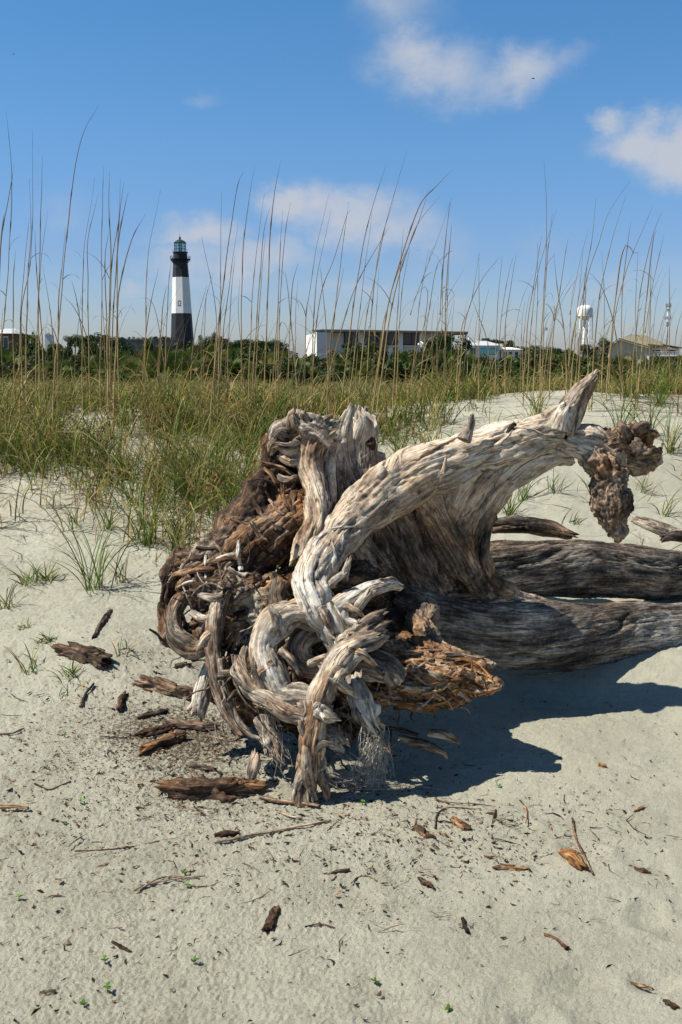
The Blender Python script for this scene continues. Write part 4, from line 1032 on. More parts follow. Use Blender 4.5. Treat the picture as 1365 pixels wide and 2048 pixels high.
# seedlings
seeds = [(38,1800,'tiny green seedling nearest the left edge of the foreground'),(210,1928,'tiny green seedling left of the lower centre'),
 (388,1930,'tiny green seedling right of the other lower left one'),(215,1985,'brown and green sprout near the bottom left'),
 (168,2015,'dry sprout at the bottom left'),(898,2028,'bright green two leaf seedling at the bottom edge'),
 (998,1575,'tiny green sprout just below the shadow of the orange wood'),(130,1650,'small green sprout on a tan runner at the left'),
 (162,1608,'round green sprout beside the reddish twig'),(370,1752,'tiny green sprout at the end of the straw bundle'),
 (376,1775,'tiny green leaf just under the straw bundle'),(130,1475,'small leafy sprout left of the bark flakes'),
 (725,1610,'tiny green and red sprout in front of the root hairs'),(752,1968,'speck of a green leaf at the lower centre'),
 (15,1325,'small yellowing sprout at the left edge of the sand')]
def leaf_verts(c, az, ln, wd, tilt):
    pts = []
    for t, w in ((0, .2), (.35, 1), (.7, .85), (1, .1)):
        s = t*ln; z = s*math.sin(tilt)-.25*s*t
        x = s*math.cos(tilt)
        for sg in (-1, 1):
            pts.append((c[0]+x*math.cos(az)-sg*w*wd*.5*math.sin(az), c[1]+x*math.sin(az)+sg*w*wd*.5*math.cos(az), c[2]+z+abs(sg)*.0))
    return pts
for px, py, lb in seeds:
    g = G(px, py); h = rng.uniform(.008, .018)
    V, Q, Cc = [], [], []
    nl = rng.integers(4, 7); col = np.array((.10, .22, .025))*rng.uniform(.8, 1.5)
    for j in range(nl):
        b = len(V); v = leaf_verts((g[0], g[1], g[2]+h*(.5+.5*j/nl)), j*2.4+rng.random(), rng.uniform(.010, .018), rng.uniform(.006, .010), rng.uniform(.2, .9))
        V += v; Q += [(b+2*i, b+2*i+1, b+2*i+3, b+2*i+2) for i in range(3)]; Cc += [col*rng.uniform(.7, 1.3)]*8
    root = empty('seedling', g, lb, 'seedling', 'seedlings in the sand')
    V = np.array(V)-g
    link('leaves', mk_mesh('leaves', V, Q, mat=LEAF, attrs={'gcol': np.array(Cc)}), root)
    s = MB().rod((0, 0, -.006), (0.001, 0, h), .0012, 6, .0008); so = s.build('stem', M_BARK, root)

# litter: hundreds of crumbs and fibres nobody could count
def litter():
    Vv, Q, tn, wm = [], [], [], []; base = 0
    n = 9500
    for k in range(n):
        u = rng.random()
        if u < .40: x, y = rng.normal(-.62, .40), rng.normal(3.6, .42)
        elif u < .60: x, y = rng.normal(-.1, .6), rng.normal(3.0, .28)
        elif u < .68: x, y = rng.normal(.42, .26), rng.normal(2.95, .14)
        elif u < .84: x, y = rng.uniform(-1.8, .2), rng.uniform(1.7, 4.6)
        else: x, y = rng.uniform(-1.3, 1.8), rng.uniform(1.6, 4.2)
        if y < 1.5 or y > 5.2: continue
        z = GH(x, y); 
        s = rng.lognormal(-5.30, .52); s = min(s, .02); ar = rng.choice([1.2, 1.8, 4, 9], p=[.5, .27, .15, .08])
        a = rng.uniform(0, 6.28); l = s*ar; w = s*.55 if ar < 3 else s*.28; h = w*.8
        c0 = np.array([math.cos(a), math.sin(a), rng.normal()*.15]); c1 = np.array([-math.sin(a), math.cos(a), 0])
        ctr = np.array([x, y, z+h*.3+.0025])
        bend = c1*l*rng.normal()*.25
        r = [ctr-c0*l*.5, ctr-c0*l*.15+bend, ctr+c0*l*.2+bend*.8, ctr+c0*l*.5]
        rad = [.25, 1., .9*rng.uniform(.6, 1.1), .2]
        for p_, q_ in zip(r, rad):
            for t in range(4):
                an = t*1.571+rng.normal()*.3
                Vv.append(p_+c1*math.cos(an)*w*.5*q_+np.array([0, 0, 1])*math.sin(an)*h*.5*q_)
        for i in range(3):
            for t in range(4): Q.append((base+i*4+t, base+i*4+(t+1) % 4, base+i*4+4+(t+1) % 4, base+i*4+4+t))
        Q.append((base, base+3, base+2, base+1)); Q.append((base+12, base+13, base+14, base+15))
        v = rng.random(); t_, w_ = (.05, .35) if v < .6 else ((.28, .7) if v < .85 else (.6, .6))
        tn += [t_]*16; wm += [w_]*16; base += 16
    V = np.array(Vv); nn = len(V)
    me = mk_mesh('wood_litter', V, Q, mat=WOOD, smooth=False, attrs={'grain': V, 'tone': np.array(tn), 'warm': np.array(wm), 'dust': np.zeros(nn)})
    tag(link('wood_litter', me), 'scattered crumbs of bark and dry fibres on the sand', 'litter', kind='stuff')
litter()

# ------------------------------------------------------------------ dune grass
def inside_tree(x, y):  # keep blades out of the stump and trunk
    return (y > 3.2) & (y < 4.35) & (x > -.75) & (x < 1.2)
def dune_grass():
    # dense band over the crest
    pts = []; tuft_c = []
    def scatter(n, fx, fy, dens):
        x = fx(n); y = fy(n); keep = rng.random(n) < dens(x, y); return np.stack([x[keep], y[keep]], -1)
    px = lambda x, y: CXP+x/y*FPX
    def dens(x, y):
        p = px(x, y); crest = sstep(6.2, 7.6, y)
        left = np.clip(sstep(5.5, 8.1, y), 0, 1)
        # bald dune faces
        bald_r = np.exp(-((p-1150)/250)**2)*(1-sstep(8.9, 9.9, y))*.97
        bald_r2 = sstep(800, 900, p)*(1-sstep(8.3, 9.3, y))*(.90-.55*sstep(1180, 1330, p)*sstep(7.6, 8.4, y))
        bald_l = np.exp(-((p-110)/150)**2)*np.exp(-((y-8.5)/.4)**2)*.75+np.exp(-((p-270)/90)**2)*np.exp(-((y-7.3)/.35)**2)*.8
        patch = np.clip(.52+2.4*fbm(np.stack([x*1.3, y*1.3, x*0], -1), 3), .03, 1)
        mid = np.exp(-((p-500)/230)**2)*sstep(5.2, 6.2, y)
        return np.clip(np.maximum(left, mid)*(1-bald_r)*(1-bald_r2)*(1-bald_l)*patch, 0, 1)
    A = scatter(15500, lambda n: rng.uniform(-5, 6, n), lambda n: rng.uniform(5.6, 12.5, n), dens)
    base, az, lean, ln, dr, col, wd = [], [], [], [], [], [], []
    for (x, y) in A:
        k = rng.integers(5, 13); s = rng.uniform(.7, 1.3)*(1.35 if (x < -.4 and y < 8.6) else 1)
        b = np.stack([x+rng.normal(0, .035, k), y+rng.normal(0, .035, k)], -1)
        base.append(b); az.append(rng.uniform(0, 6.28, k)); lean.append(np.abs(rng.normal(.15, .2, k)))
        L_ = rng.uniform(.12, .36, k)*s*np.where(rng.random(k) < .12, 1.6, 1); ln.append(L_); dr.append(rng.uniform(.3, 3.4, k))
        col.append(gcolors(k, rng.choice([.95, .5, .12], p=[.42, .26, .32]))); wd.append(rng.uniform(.005, .010, k))
    base = np.vstack(base); z = H(base[:, 0], base[:, 1])-.01
    b3 = np.column_stack([base, z])
    p = arcs(b3, np.concatenate(az), np.concatenate(lean), np.concatenate(ln), np.concatenate(dr), 6)
    cols = np.vstack(col); tips = cols*.6+STRAWS[rng.integers(0, 5, len(cols))]*.45
    me = blade_mesh(p, np.concatenate(wd), cols, 'dune_grass', GRASS, tipcols=tips)
    tag(link('dune_grass', me), 'mixed green and straw coloured grass growing thickly over the dune crest', 'grass', kind='stuff')
    # creeping dry litter of old leaves at the feet of the dune grass
    B = scatter(34000, lambda n: rng.uniform(-4, 5, n), lambda n: rng.uniform(5.2, 10.5, n), lambda x, y: np.clip(dens(x, y)*.9+.03, 0, 1))
    z = H(B[:, 0], B[:, 1])+.005; n = len(B)
    p = arcs(np.column_stack([B, z]), rng.uniform(0, 6.28, n), rng.uniform(.9, 1.5, n), rng.uniform(.08, .35, n), rng.uniform(.1, .7, n), 5)
    p[:, :, 2] = np.maximum(p[:, :, 2], H(p[:, :, 0], p[:, :, 1])+.004)
    me = blade_mesh(p, rng.uniform(.003, .006, n), gcolors(n, .10)*np.array([.42, .36, .34]), 'dry_leaf_litter', GRASS)
    tag(link('dry_leaf_litter', me), 'fallen dry grass leaves matted on the dune sand', 'dry grass', kind='stuff')
dune_grass()
def field_grass():
    n = 52000
    y = 10.5*np.exp(rng.random(n)**.85*math.log(75/10.5)); x = rng.uniform(-.46, .5, n)*y
    patch = fbm(np.stack([x*.25, y*.12, x*0], -1), 3)
    keep = rng.random(n) < .75+patch
    x, y, patch = x[keep], y[keep], patch[keep]; n = len(x)
    z = H(x, y)-.02
    ln = rng.uniform(.2, .5, n)*(1+.5*patch)*np.interp(y, [10, 20, 75], [.9, .95, .85])
    p = arcs(np.column_stack([x, y, z]), rng.uniform(0, 6.28, n), np.abs(rng.normal(.1, .18, n)), ln, rng.uniform(.2, 2.2, n), 5)
    w = .0065*np.maximum(1, y/11)**.9
    pz = fbm(np.stack([x*.35+9, y*.10, x*0], -1), 2)
    c = gcolors(n, .42)*(1+.7*pz)[:, None]; red = rng.random(n) < .12; c[red] = np.array((.15, .08, .05))*rng.uniform(.7, 1.3, (red.sum(), 1))
    me = blade_mesh(p, w, c, 'field_grass', GRASS)
    tag(link('field_grass', me), 'wide field of olive and tawny grass between the dune and the shrubs', 'grass', kind='stuff')
field_grass()

# ------------------------------------------------------------------ single grass tufts one can point at
tufts = [ # px, py, blades, height m, spread, green, label
 (195,1178,18,.50,.55,.9,'green grass tuft with long arching blades left of the root plate'),
 (292,1090,20,.50,.5,.85,'tall green grass tuft with an orange base above the root plate edge'),
 (245,1165,8,.26,.6,.5,'short sparse tuft between the arching tuft and the root plate'),
 (60,1165,16,.16,1.2,.8,'low spreading green tuft on the far left sand'),
 (95,1160,14,.16,1.2,.85,'low tuft of fine green blades right of the spreading one'),
 (15,1215,12,.16,1.2,.7,'low fine tuft at the left edge of the sand'),
 (88,1285,12,.07,1.2,.9,'small bright green tuft above the dark bark chunk'),
 (60,1345,6,.14,.3,.9,'single thin green tuft left of the dark bark chunk'),
 (140,1352,10,.10,.9,.8,'small grass sprig just below the dark bark chunk'),
 (45,1255,8,.06,1.3,.6,'tiny flattened tuft on the left sand'),
 (135,1390,5,.06,.9,.7,'tiny sprig under the grass sprig by the bark chunk'),
 (245,1300,6,.10,.6,.5,'thin sprig of grass right of the bark chunk'),
 (430,985,26,.50,.6,.85,'bushy green tuft just left of the broken stub'),
 (385,1020,16,.42,.6,.8,'green tuft beside the bushy one left of the plate'),
 (350,1075,12,.36,.7,.7,'loose green tuft above the left shoulder of the root plate'),
 (470,1020,16,.42,.5,.85,'tuft of green blades pressed against the back of the plate'),
 (320,1000,16,.42,.6,.75,'green tuft in the middle of the left dune face'),
 (250,960,18,.42,.7,.7,'straggling tuft on the left dune face below the tall stalks'),
 (175,930,18,.42,.7,.65,'yellowish tuft on the left dune face'),
 (140,950,7,.2,.4,.8,'small upright tuft standing alone in the left sand'),
 (90,900,22,.42,.7,.7,'bushy tuft at the foot of the leftmost stalks'),
 (20,925,26,.36,.8,.9,'dark green leafy tuft at the left edge'),
 (60,940,18,.26,.9,.85,'dark green low tuft next to the left edge'),
 (500,930,22,.5,.6,.7,'thick tuft directly left of the curled root'),
 (540,870,22,.5,.6,.7,'thick tuft rising behind the curled root'),
 (770,945,22,.22,.9,1.,'low dark green weeds in the notch between stub and limb'),
 (800,915,18,.32,.8,.9,'green tuft right of the low dark weeds'),
 (860,860,14,.4,.6,.6,'wiry tuft above the limb bend'),
 (890,850,14,.36,.6,.7,'fine tuft on the dune just left of the small spur'),
 (1020,1028,14,.22,.8,.9,'green tuft in the hollow under the limb'),
 (1045,1000,10,.28,.6,.8,'taller sparse tuft under the limb arch'),
 (1110,985,8,.25,.5,.8,'thin tuft standing on sand under the limb end'),
 (1060,880,10,.35,.5,.6,'tuft peeking over the middle of the limb'),
 (1240,860,12,.42,.6,.85,'green tuft behind the root crown'),
 (1290,985,8,.16,.8,.6,'short tuft on the sand right of the hanging lump'),
 (1330,1030,7,.2,1.,.8,'long bent green blades at the right edge of the sand'),
 (1340,905,16,.42,.6,.75,'tall tuft at the right edge of the dune'),
 (1300,870,12,.42,.6,.8,'tuft right of the root crown'),
 (455,1060,14,.34,.6,.95,'bright green tuft low against the left shoulder of the plate'),
 (410,960,22,.46,.6,.95,'bright green tuft above the bushy one left of the stub'),
 (345,935,20,.44,.7,.9,'green tuft spilling down the middle of the left slope'),
 (275,1010,14,.36,.7,.85,'small green tuft halfway down the left slope'),
 (215,1060,10,.26,.8,.8,'low loose tuft above the arching tuft on the left sand'),
 (960,800,14,.36,.6,.8,'green tuft on the sand crest above the middle of the limb'),
 (1075,772,14,.34,.6,.8,'green tuft on the crest left of the dark spur'),
 (1255,795,16,.4,.6,.8,'green tuft on the crest right of the dark spur'),
 (1320,810,16,.4,.6,.8,'green tuft on the crest near the right edge'),
 (1150,1045,6,.08,1.,1.,'tiny green sprig behind the dark slab'),
 (1185,985,8,.16,.6,.6,'small dry tuft left of the hanging lump'),
]
for px_, py_, nb, h, sp, gr, lb in tufts:
    g = G(px_, py_, 14); nb = int(nb*2.3); h = h*1.08
    b = np.column_stack([rng.normal(0, .018+.03*sp*h, nb), rng.normal(0, .018+.03*sp*h, nb), np.zeros(nb)])
    b[:, 2] = H(b[:, 0]+g[0], b[:, 1]+g[1])-g[2]-.01
    p = arcs(b, rng.uniform(0, 6.28, nb), np.abs(rng.normal(.15+.3*sp, .18, nb)), rng.uniform(.55, 1.15, nb)*h, rng.uniform(.2, 1.3+.6*sp, nb), 9)
    gz = H(p[:, :, 0]+g[0], p[:, :, 1]+g[1])-g[2]+.004
    p[:, 1:, 2] = np.maximum(p[:, 1:, 2], gz[:, 1:])
    c = gcolors(nb, gr); me = blade_mesh(p, rng.uniform(.0035, .0075, nb), c*1.1, 'grass_tuft', GRASS, tipcols=c*.7+np.array((.16, .13, .05))*.35)
    o = link('grass_tuft', me); o.location = tuple(g); tag(o, lb, 'grass', 'grass tufts on the sand')

# ------------------------------------------------------------------ tall dry stalks
def stalk_mesh(pts, r0, r1, name):
    S, s = resample(np.column_stack([pts, np.linspace(r0, r1, len(pts))]), .05)
    C = S[:, :3].copy(); Rr = S[:, 3].copy()
    C += np.stack([pn(np.stack([s*2.5+C[0, 0]*9, s*0+k, s*0], -1)) for k in range(3)], -1)*.008
    nodes = np.abs((s/.33) % 1-.5) > .455; Rr[nodes] *= 1.45
    up = s/s[-1]
    Rr *= np.where((up > .62) & (up < .97), 1+.45*np.sin(s*60)**2, 1)
    T, Nn, B = frames(C); k = 5; th = np.arange(k)*2*np.pi/k
    V = (C[:, None, :]+(np.cos(th)[None, :, None]*Nn[:, None]+np.sin(th)[None, :, None]*B[:, None])*Rr[:, None, None]).reshape(-1, 3)
    n = len(s); i = np.arange(n*k).reshape(n, k)
    Q = np.stack([i[:-1], np.roll(i[:-1], -1, 1), np.roll(i[1:], -1, 1), i[1:]], -1).reshape(-1, 4)
    cb = np.array((.52, .40, .17)); cm = np.array((.36, .25, .12)); ct = np.array((.14, .10, .065))
    f = up[:, None]; c = np.where(f < .5, cb*(1-f*2)+cm*f*2, cm*(2-2*f)+ct*(2*f-1))
    c = c*(1+.5*pn(np.column_stack([s*5, s*0+C[0, 0]*3, s*0])))[:, None]*np.where(nodes, .6, 1.)[:, None]
    return mk_mesh(name, V, Q, mat=STALK, attrs={'gcol': np.repeat(np.clip(c, .01, 1), k, 0)}), C
def z5(*p): return [(x/2.73, 200+y/2.73) for x, y in p]
def z6(*p): return [(400+x/2.73, 300+y/2.73) for x, y in p]
def z7(*p): return [(865+x/2.73, 300+y/2.73) for x, y in p]
clumps = [
 ('tall dry sea oat stalks at the left edge of the dune', 7.0, [z5((0,1350),(25,1200),(50,850),(65,400),(35,60)), z5((-10,1250),(5,800),(45,560),(80,350)), z5((75,1300),(75,1000),(85,820)), z5((-5,1300),(3,800),(25,620))]),
 ('pair of straight sea oat stalks close to the left edge', 6.8, [z5((120,1400),(120,1150),(165,900),(178,640),(180,160)), z5((215,1450),(210,1150),(215,1000),(225,560),(234,300)), z5((110,1350),(125,1000),(163,640)), z5((145,1400),(155,950),(170,700),(162,430)), z5((230,1300),(200,900),(190,700)), z5((200,1350),(225,900),(262,600))]),
 ('tallest sea oat stalk leaning right with its tip above the rest', 6.6, [z5((300,1480),(320,1300),(345,960),(390,520),(450,200),(540,25)), z5((320,1200),(335,960),(362,690)), z5((290,1300),(275,1150),(235,900))]),
 ('two sea oat stalks leaning right left of the lighthouse', 7.4, [z5((450,1450),(455,950),(465,780),(520,420)), z5((487,1400),(482,1000),(483,750),(538,510)), z5((430,1150),(395,985)), z5((440,1200),(340,1060))]),
 ('dense bunch of brown sea oat stalks left of the lighthouse', 7.2, [z5((548,1450),(560,1100),(555,880),(560,560),(568,360)), z5((590,1450),(605,880),(597,600),(600,385)), z5((600,1450),(612,900),(650,650),(660,430)), z5((648,1450),(640,900),(655,640),(676,450)), z5((610,1400),(640,850),(680,600),(702,500)), z5((640,1200),(660,1000),(720,760),(795,625)), z5((585,1300),(575,900),(595,720)), z5((575,1400),(560,1100))]),
 ('single sea oat stalk just left of the lighthouse', 7.6, [z5((790,1500),(800,1200),(800,1000),(820,780),(878,490)), z5((795,1300),(830,1080),(868,920)), z5((870,1250),(830,1100),(775,1080))]),
 ('thin sea oat stalks crossing the foot of the lighthouse', 8.4, [z5((865,1500),(890,1150),(912,1010)), z5((905,1450),(920,1050),(937,870)), z5((1050,1400),(1080,1200),(1130,1010)), z5((1115,1350),(1125,1100),(1137,1030))]),
 ('sea oat stalks rising right beside the lighthouse', 7.0, [z6((60,1430),(110,900),(165,450),(205,200),(240,120)), z6((100,1430),(110,1000),(115,800),(113,500),(122,225)), z6((80,1150),(90,880),(10,470)), z6((120,1100),(160,750),(208,400)), z6((150,1300),(165,900),(190,580))]),
 ('slender sea oat stalks between lighthouse and white flat house', 7.2, [z6((230,1450),(228,900),(240,500),(275,230),(302,85)), z6((280,1450),(320,800),(350,450),(392,300)), z6((300,1400),(330,780),(360,460)), z6((265,1400),(290,750),(320,480),(355,235))]),
 ('tall straight sea oat stalks left of the white flat house', 7.0, [z6((345,1480),(370,850),(385,450),(405,250),(442,60)), z6((410,1480),(425,1000),(435,600),(455,330)), z6((425,1450),(440,800),(465,480),(497,285)), z6((390,1400),(425,900),(440,500),(452,380)), z6((480,1400),(500,800),(540,610)), z6((530,1300),(490,850),(465,650))]),
 ('sea oat stalks in front of the left wall of the white flat house', 7.4, [z6((570,1480),(580,950),(600,780),(640,520),(705,235)), z6((610,1450),(625,880),(650,640),(718,320)), z6((600,1480),(650,850),(730,600),(805,350),(825,330)), z6((700,1480),(735,900),(770,620),(812,280)), z6((690,1000),(660,640))]),
 ('sea oat stalks crossing the middle of the white flat house', 7.2, [z6((760,1480),(820,1000),(870,650),(930,350),(1020,80)), z6((800,1480),(860,1000),(895,700),(940,340)), z6((660,1400),(830,800),(1000,480),(1035,420)), z6((860,1450),(905,950),(965,650),(1030,350),(1130,5)), z6((900,1450),(940,850),(990,500),(1060,270)), z6((940,1300),(960,950),(980,650)), z6((700,1300),(720,980),(790,640))]),
 ('arching sea oat stalks bending right over the driftwood stub', 6.8, [z6((935,1480),(1030,850),(1110,560),(1200,300),(1290,200),(1375,115)), z6((960,1480),(1050,850),(1130,560),(1190,400),(1310,255)), z6((930,1450),(1040,800),(1160,480),(1255,210)), z6((1080,1200),(1100,800),(1150,530)), z6((1060,1300),(1090,700),(1115,430))]),
 ('sea oat stalks at the right end of the white flat house', 7.4, [z6((1070,1480),(1150,900),(1180,800),(1300,480),(1370,280)), z6((1250,1480),(1310,900),(1340,500),(1375,260)), z6((1150,1350),(1200,850),(1250,540)), z6((1190,1350),(1280,700),(1345,560)), z6((1290,1350),(1300,800)), z6((1330,1400),(1350,850),(1372,420)), z6((1160,1200),(1220,980),(1245,760),(1200,770),(1165,830))]),
 ('sea oat stalks in front of the small white cottage', 7.6, [z7((40,1450),(50,1000),(60,650),(97,285)), z7((70,1400),(75,800),(105,400)), z7((130,1300),(160,980),(215,820),(257,555)), z7((150,1200),(190,900),(265,720),(365,585)), z7((255,1300),(255,900),(255,570)), z7((345,1350),(350,1000),(360,800),(380,580)), z7((360,1300),(370,980),(410,700),(440,585)), z7((400,1250),(400,950),(430,730),(460,570)), z7((300,1050),(250,900),(220,820))]),
 ('tall straight sea oat stalks left of the water tower', 7.2, [z7((585,1450),(595,1000),(610,800),(625,400),(610,60)), z7((500,1250),(520,950),(560,700),(600,470)), z7((520,1250),(545,900),(590,620),(682,320)), z7((555,1250),(575,800),(575,500)), z7((600,1250),(620,700),(655,340)), z7((640,1300),(665,950),(690,820),(720,600),(743,480)), z7((720,1000),(690,800),(660,560))]),
 ('sea oat stalks crossing the water tower', 7.0, [z7((690,1480),(750,900),(790,680),(852,430)), z7((720,1400),(760,1050),(820,800),(860,650),(910,510),(960,350),(1078,170)), z7((800,1200),(830,750),(870,500),(896,260)), z7((760,1250),(790,900),(826,540)), z7((850,1100),(835,850),(845,640))]),
 ('sea oat stalks between the water tower and the cream house', 7.3, [z7((870,1350),(890,1000),(925,740),(980,500),(1058,240)), z7((950,1350),(980,1000),(1020,650),(1050,530),(1075,525),(1105,570),(1130,560)), z7((960,1350),(990,950),(1040,730),(1100,550),(1207,300)), z7((1000,1000),(930,760),(860,670)), z7((1030,1300),(1035,850),(1060,560),(1085,390)), z7((930,1200),(940,860),(925,560))]),
 ('sea oat stalks in front of the cream house at right', 7.2, [z7((1080,1400),(1110,1000),(1150,700),(1200,480),(1252,340)), z7((1140,1400),(1160,1000),(1210,700),(1265,465)), z7((1120,1400),(1165,850),(1205,500),(1225,440)), z7((1120,1200),(1110,850),(1123,560)), z7((1180,1300),(1190,900),(1195,620)), z7((1295,1350),(1295,900),(1295,630)), z7((1310,1350),(1330,1020),(1380,820))]),
 ('pale broken sea oat stem leaning low before the cream house', 6.9, [z7((1120,1480),(1090,1250),(1055,1080))]),
]
for lb, d0, stl in clumps:
    base_px = stl[0][0][0]; g0 = None
    root = None
    for j, pl in enumerate(stl):
        dd = d0+1.15+rng.uniform(-.5, .5)
        pts = [P(a, b, dd+.15*(len(pl)-i)*0) for i, (a, b) in enumerate(pl)]
        # follow the stem down until it enters the sand
        dirn = pts[0]-pts[1]; dirn /= np.linalg.norm(dirn); dirn = dirn*.6+np.array([0, 0, -1])*.6; q = pts[0].copy(); extra = []
        while q[2] > GH(q[0], q[1])-.02 and len(extra) < 40:
            q = q+dirn*.08; extra.append(q.copy())
        if not extra:
            while len(pts) > 2 and pts[0][2] < GH(pts[0][0], pts[0][1])-.05: pts = pts[1:]
        pts = (extra[::-1][:1]+pts) if extra else pts
        if root is None:
            root = empty('sea_oat_clump', pts[0], lb, 'sea oats', 'tall sea oat stalks on the dune')
            o0 = np.array(pts[0])
        L_ = np.linalg.norm(pts[-1]-pts[0])
        r0 = rng.uniform(.0052, .0078)*(1 if L_ > 1.2 else .62)
        me, C = stalk_mesh(np.array(pts)-o0, r0, .0006, 'stalk')
        link('stalk', me, root)
        # a few curling dead leaves on the stem
        nl = 3 if L_ > .9 else 1
        ii = rng.integers(2, max(3, int(len(C)*.6)), nl); n = len(ii)
        p = arcs(C[ii], rng.uniform(0, 6.28, n), rng.uniform(.2, .9, n), rng.uniform(.12, .38, n), rng.uniform(.8, 3.4, n), 9)
        for q in range(n):
            link('leaf', blade_mesh(p[q:q+1], rng.uniform(.004, .007, 1), STRAWS[rng.integers(0, 5, 1)]*.65, 'leaf', STALK), root)

# further, fainter stalks scattered across the back of the dune (one mesh variants, copied)
variants = []
for v in range(8):
    hgt = rng.uniform(.8, 1.35); ln_ = rng.uniform(.05, .22)
    pts = np.array([(0, 0, -.1), (ln_*.2, 0, hgt*.4), (ln_*.55, 0.02, hgt*.75), (ln_*1.2, .02, hgt)])
    variants.append(stalk_mesh(pts, .0035, .0005, 'sea_oat_stem')[0])
zones_far = [(0, 330, 'slender sea oat stem among the stalks left of the lighthouse'), (330, 600, 'slender sea oat stem between the lighthouse and the white flat house'),
             (600, 950, 'slender sea oat stem in front of the white flat house'), (950, 1365, 'slender sea oat stem in front of the distant houses at right')]
for k in range(120):
    px_ = rng.uniform(0, 1365); y = rng.uniform(7.2, 10.5); x = (px_-CXP)/FPX/1.0135*y
    if 850 < px_ and y < 8.8: y = rng.uniform(8.8, 10.5); x = (px_-CXP)/FPX/1.0135*y
    zi = [i for i, z in enumerate(zones_far) if z[0] <= px_ < z[1]][0]
    o = link('sea_oat_plant', variants[k % 8]); o.location = (x, y, GH(x, y)); o.rotation_euler = (rng.normal()*.06, rng.normal()*.06, rng.uniform(-.8, .8))
    s = rng.uniform(.6, 1.1); o.scale = (s, s, s)
    tag(o, zones_far[zi][2], 'sea oats', 'slender sea oat stems, zone %s' % ['left', 'centre left', 'centre right', 'right'][zi])

# ------------------------------------------------------------------ shrubs, palmettos, trees
def shrub_mesh(seed, n=2600, palette=0, leaf=.085, flat=.8):
    r = np.random.default_rng(seed)
    nb = r.integers(9, 14); c = np.column_stack([r.uniform(-.75, .75, nb), r.uniform(-.6, .6, nb), r.uniform(.25, .78, nb)]); rad = r.uniform(.22, .42, nb)
    k = r.integers(0, nb, n); d = r.normal(size=(n, 3)); d /= np.linalg.norm(d, axis=1)[:, None]
    p = c[k]+d*(rad[k]*r.uniform(.55, 1.12, n)**.6)[:, None]; p[:, 2] = np.abs(p[:, 2])*.95
    p += d*(.10*pn(p*6))[:, None]
    s = leaf*r.uniform(.6, 1.3, n)
    u = r.normal(size=(n, 3)); u /= np.linalg.norm(u, axis=1)[:, None]
    nn = d*.9+r.normal(size=(n, 3))*.55; w = np.cross(u, nn); w /= np.linalg.norm(w, axis=1)[:, None]+1e-9; u = np.cross(nn, w); u /= np.linalg.norm(u, axis=1)[:, None]+1e-9
    V = np.stack([p-u*s[:, None], p+w*s[:, None]*.5, p+u*s[:, None], p-w*s[:, None]*.5], 1).reshape(-1, 3)
    Q = np.arange(4*n).reshape(n, 4)
    pal = [np.array([(.035,.065,.016),(.05,.085,.02),(.065,.10,.022),(.03,.05,.014)]), np.array([(.075,.11,.02),(.06,.10,.02),(.11,.14,.03),(.045,.08,.02)]), np.array([(.05,.06,.022),(.09,.08,.035),(.035,.055,.02),(.07,.075,.025)])][palette]
    cl = pal[(k*7 % 4)]*.5+pal[r.integers(0, 4, n)]*.5; cl = cl*r.uniform(.7, 1.3, (n, 1))
    return mk_mesh('foliage', V, Q, mat=LEAF, attrs={'gcol': np.repeat(cl, 4, 0)})
def stems_mesh(seed, h=.7):
    r = random.Random(seed); m = MB()
    for k in range(6):
        a = r.uniform(0, 6.28); m.rod((math.cos(a)*.05, math.sin(a)*.05, -.15), (math.cos(a)*.4, math.sin(a)*.35, h*r.uniform(.7, 1)), .03, 5, .012)
    me = bpy.data.meshes.new('stems'); me.from_pydata(m.v, [], m.f); me.materials.append(M_BARK); return me
def palmetto_mesh(seed):
    r = np.random.default_rng(seed); V, Q, Cc = [], [], []; b = 0
    for f in range(26):
        az = r.uniform(0, 6.28); tl = r.uniform(.1, 1.25); L_ = r.uniform(.55, 1.0)
        ax = np.array([math.cos(az)*math.sin(tl), math.sin(az)*math.sin(tl), math.cos(tl)]); hub = ax*L_
        side = np.cross(ax, [0, 0, 1.]); side /= np.linalg.norm(side)+1e-9
        col = np.array((.07, .11, .022))*r.uniform(.6, 1.7) if r.random() < .8 else np.array((.2, .17, .06))
        for j in range(13):
            a = (j-6)*.2; dr = ax*math.cos(a)+side*math.sin(a); l = .42*(1-.02*abs(j-6)**1.5)
            tip = hub+dr*l+np.array([0, 0, -.05]); wv = (side*math.cos(a)-ax*math.sin(a))*.022
            mid = hub+dr*l*.5
            V += [hub, mid-wv, tip, mid+wv]; Q.append((b, b+1, b+2, b+3)); Cc += [col]*4; b += 4
        pw = side*.008; V += [-pw, pw, hub+pw, hub-pw]; Q.append((b, b+1, b+2, b+3)); Cc += [col]*4; b += 4
    return mk_mesh('fronds', np.array(V), Q, mat=LEAF, attrs={'gcol': np.array(Cc)})
SH = [shrub_mesh(100+i, palette=i % 3) for i in range(7)]; ST = [stems_mesh(i) for i in range(3)]; PM = [palmetto_mesh(200+i) for i in range(4)]
def plant(kind, x, y, w, h, label, group, idx, cat='shrub', zb=None):
    z = GH(x, y) if zb is None else zb
    o = empty('palmetto' if kind == 'p' else 'shrub', (x, y, z-.05), label, 'palmetto' if kind == 'p' else cat, group)
    o.rotation_euler = (0, 0, random.uniform(0, 6.28)); o.scale = (w, w, h)
    if kind == 'p': link('fronds', PM[idx % 4], o)
    else: link('foliage', SH[idx % 7], o); link('stems', ST[idx % 3], o)
    return o
top = lambda p: np.interp(p, [-60,0,60,130,200,260,340,400,440,480,560,640,720,790,850,880,930,1000,1100,1180,1260,1365,1430],
                             [686,682,678,676,680,682,681,677,676,684,688,701,690,690,688,686,699,702,701,702,704,712,714])
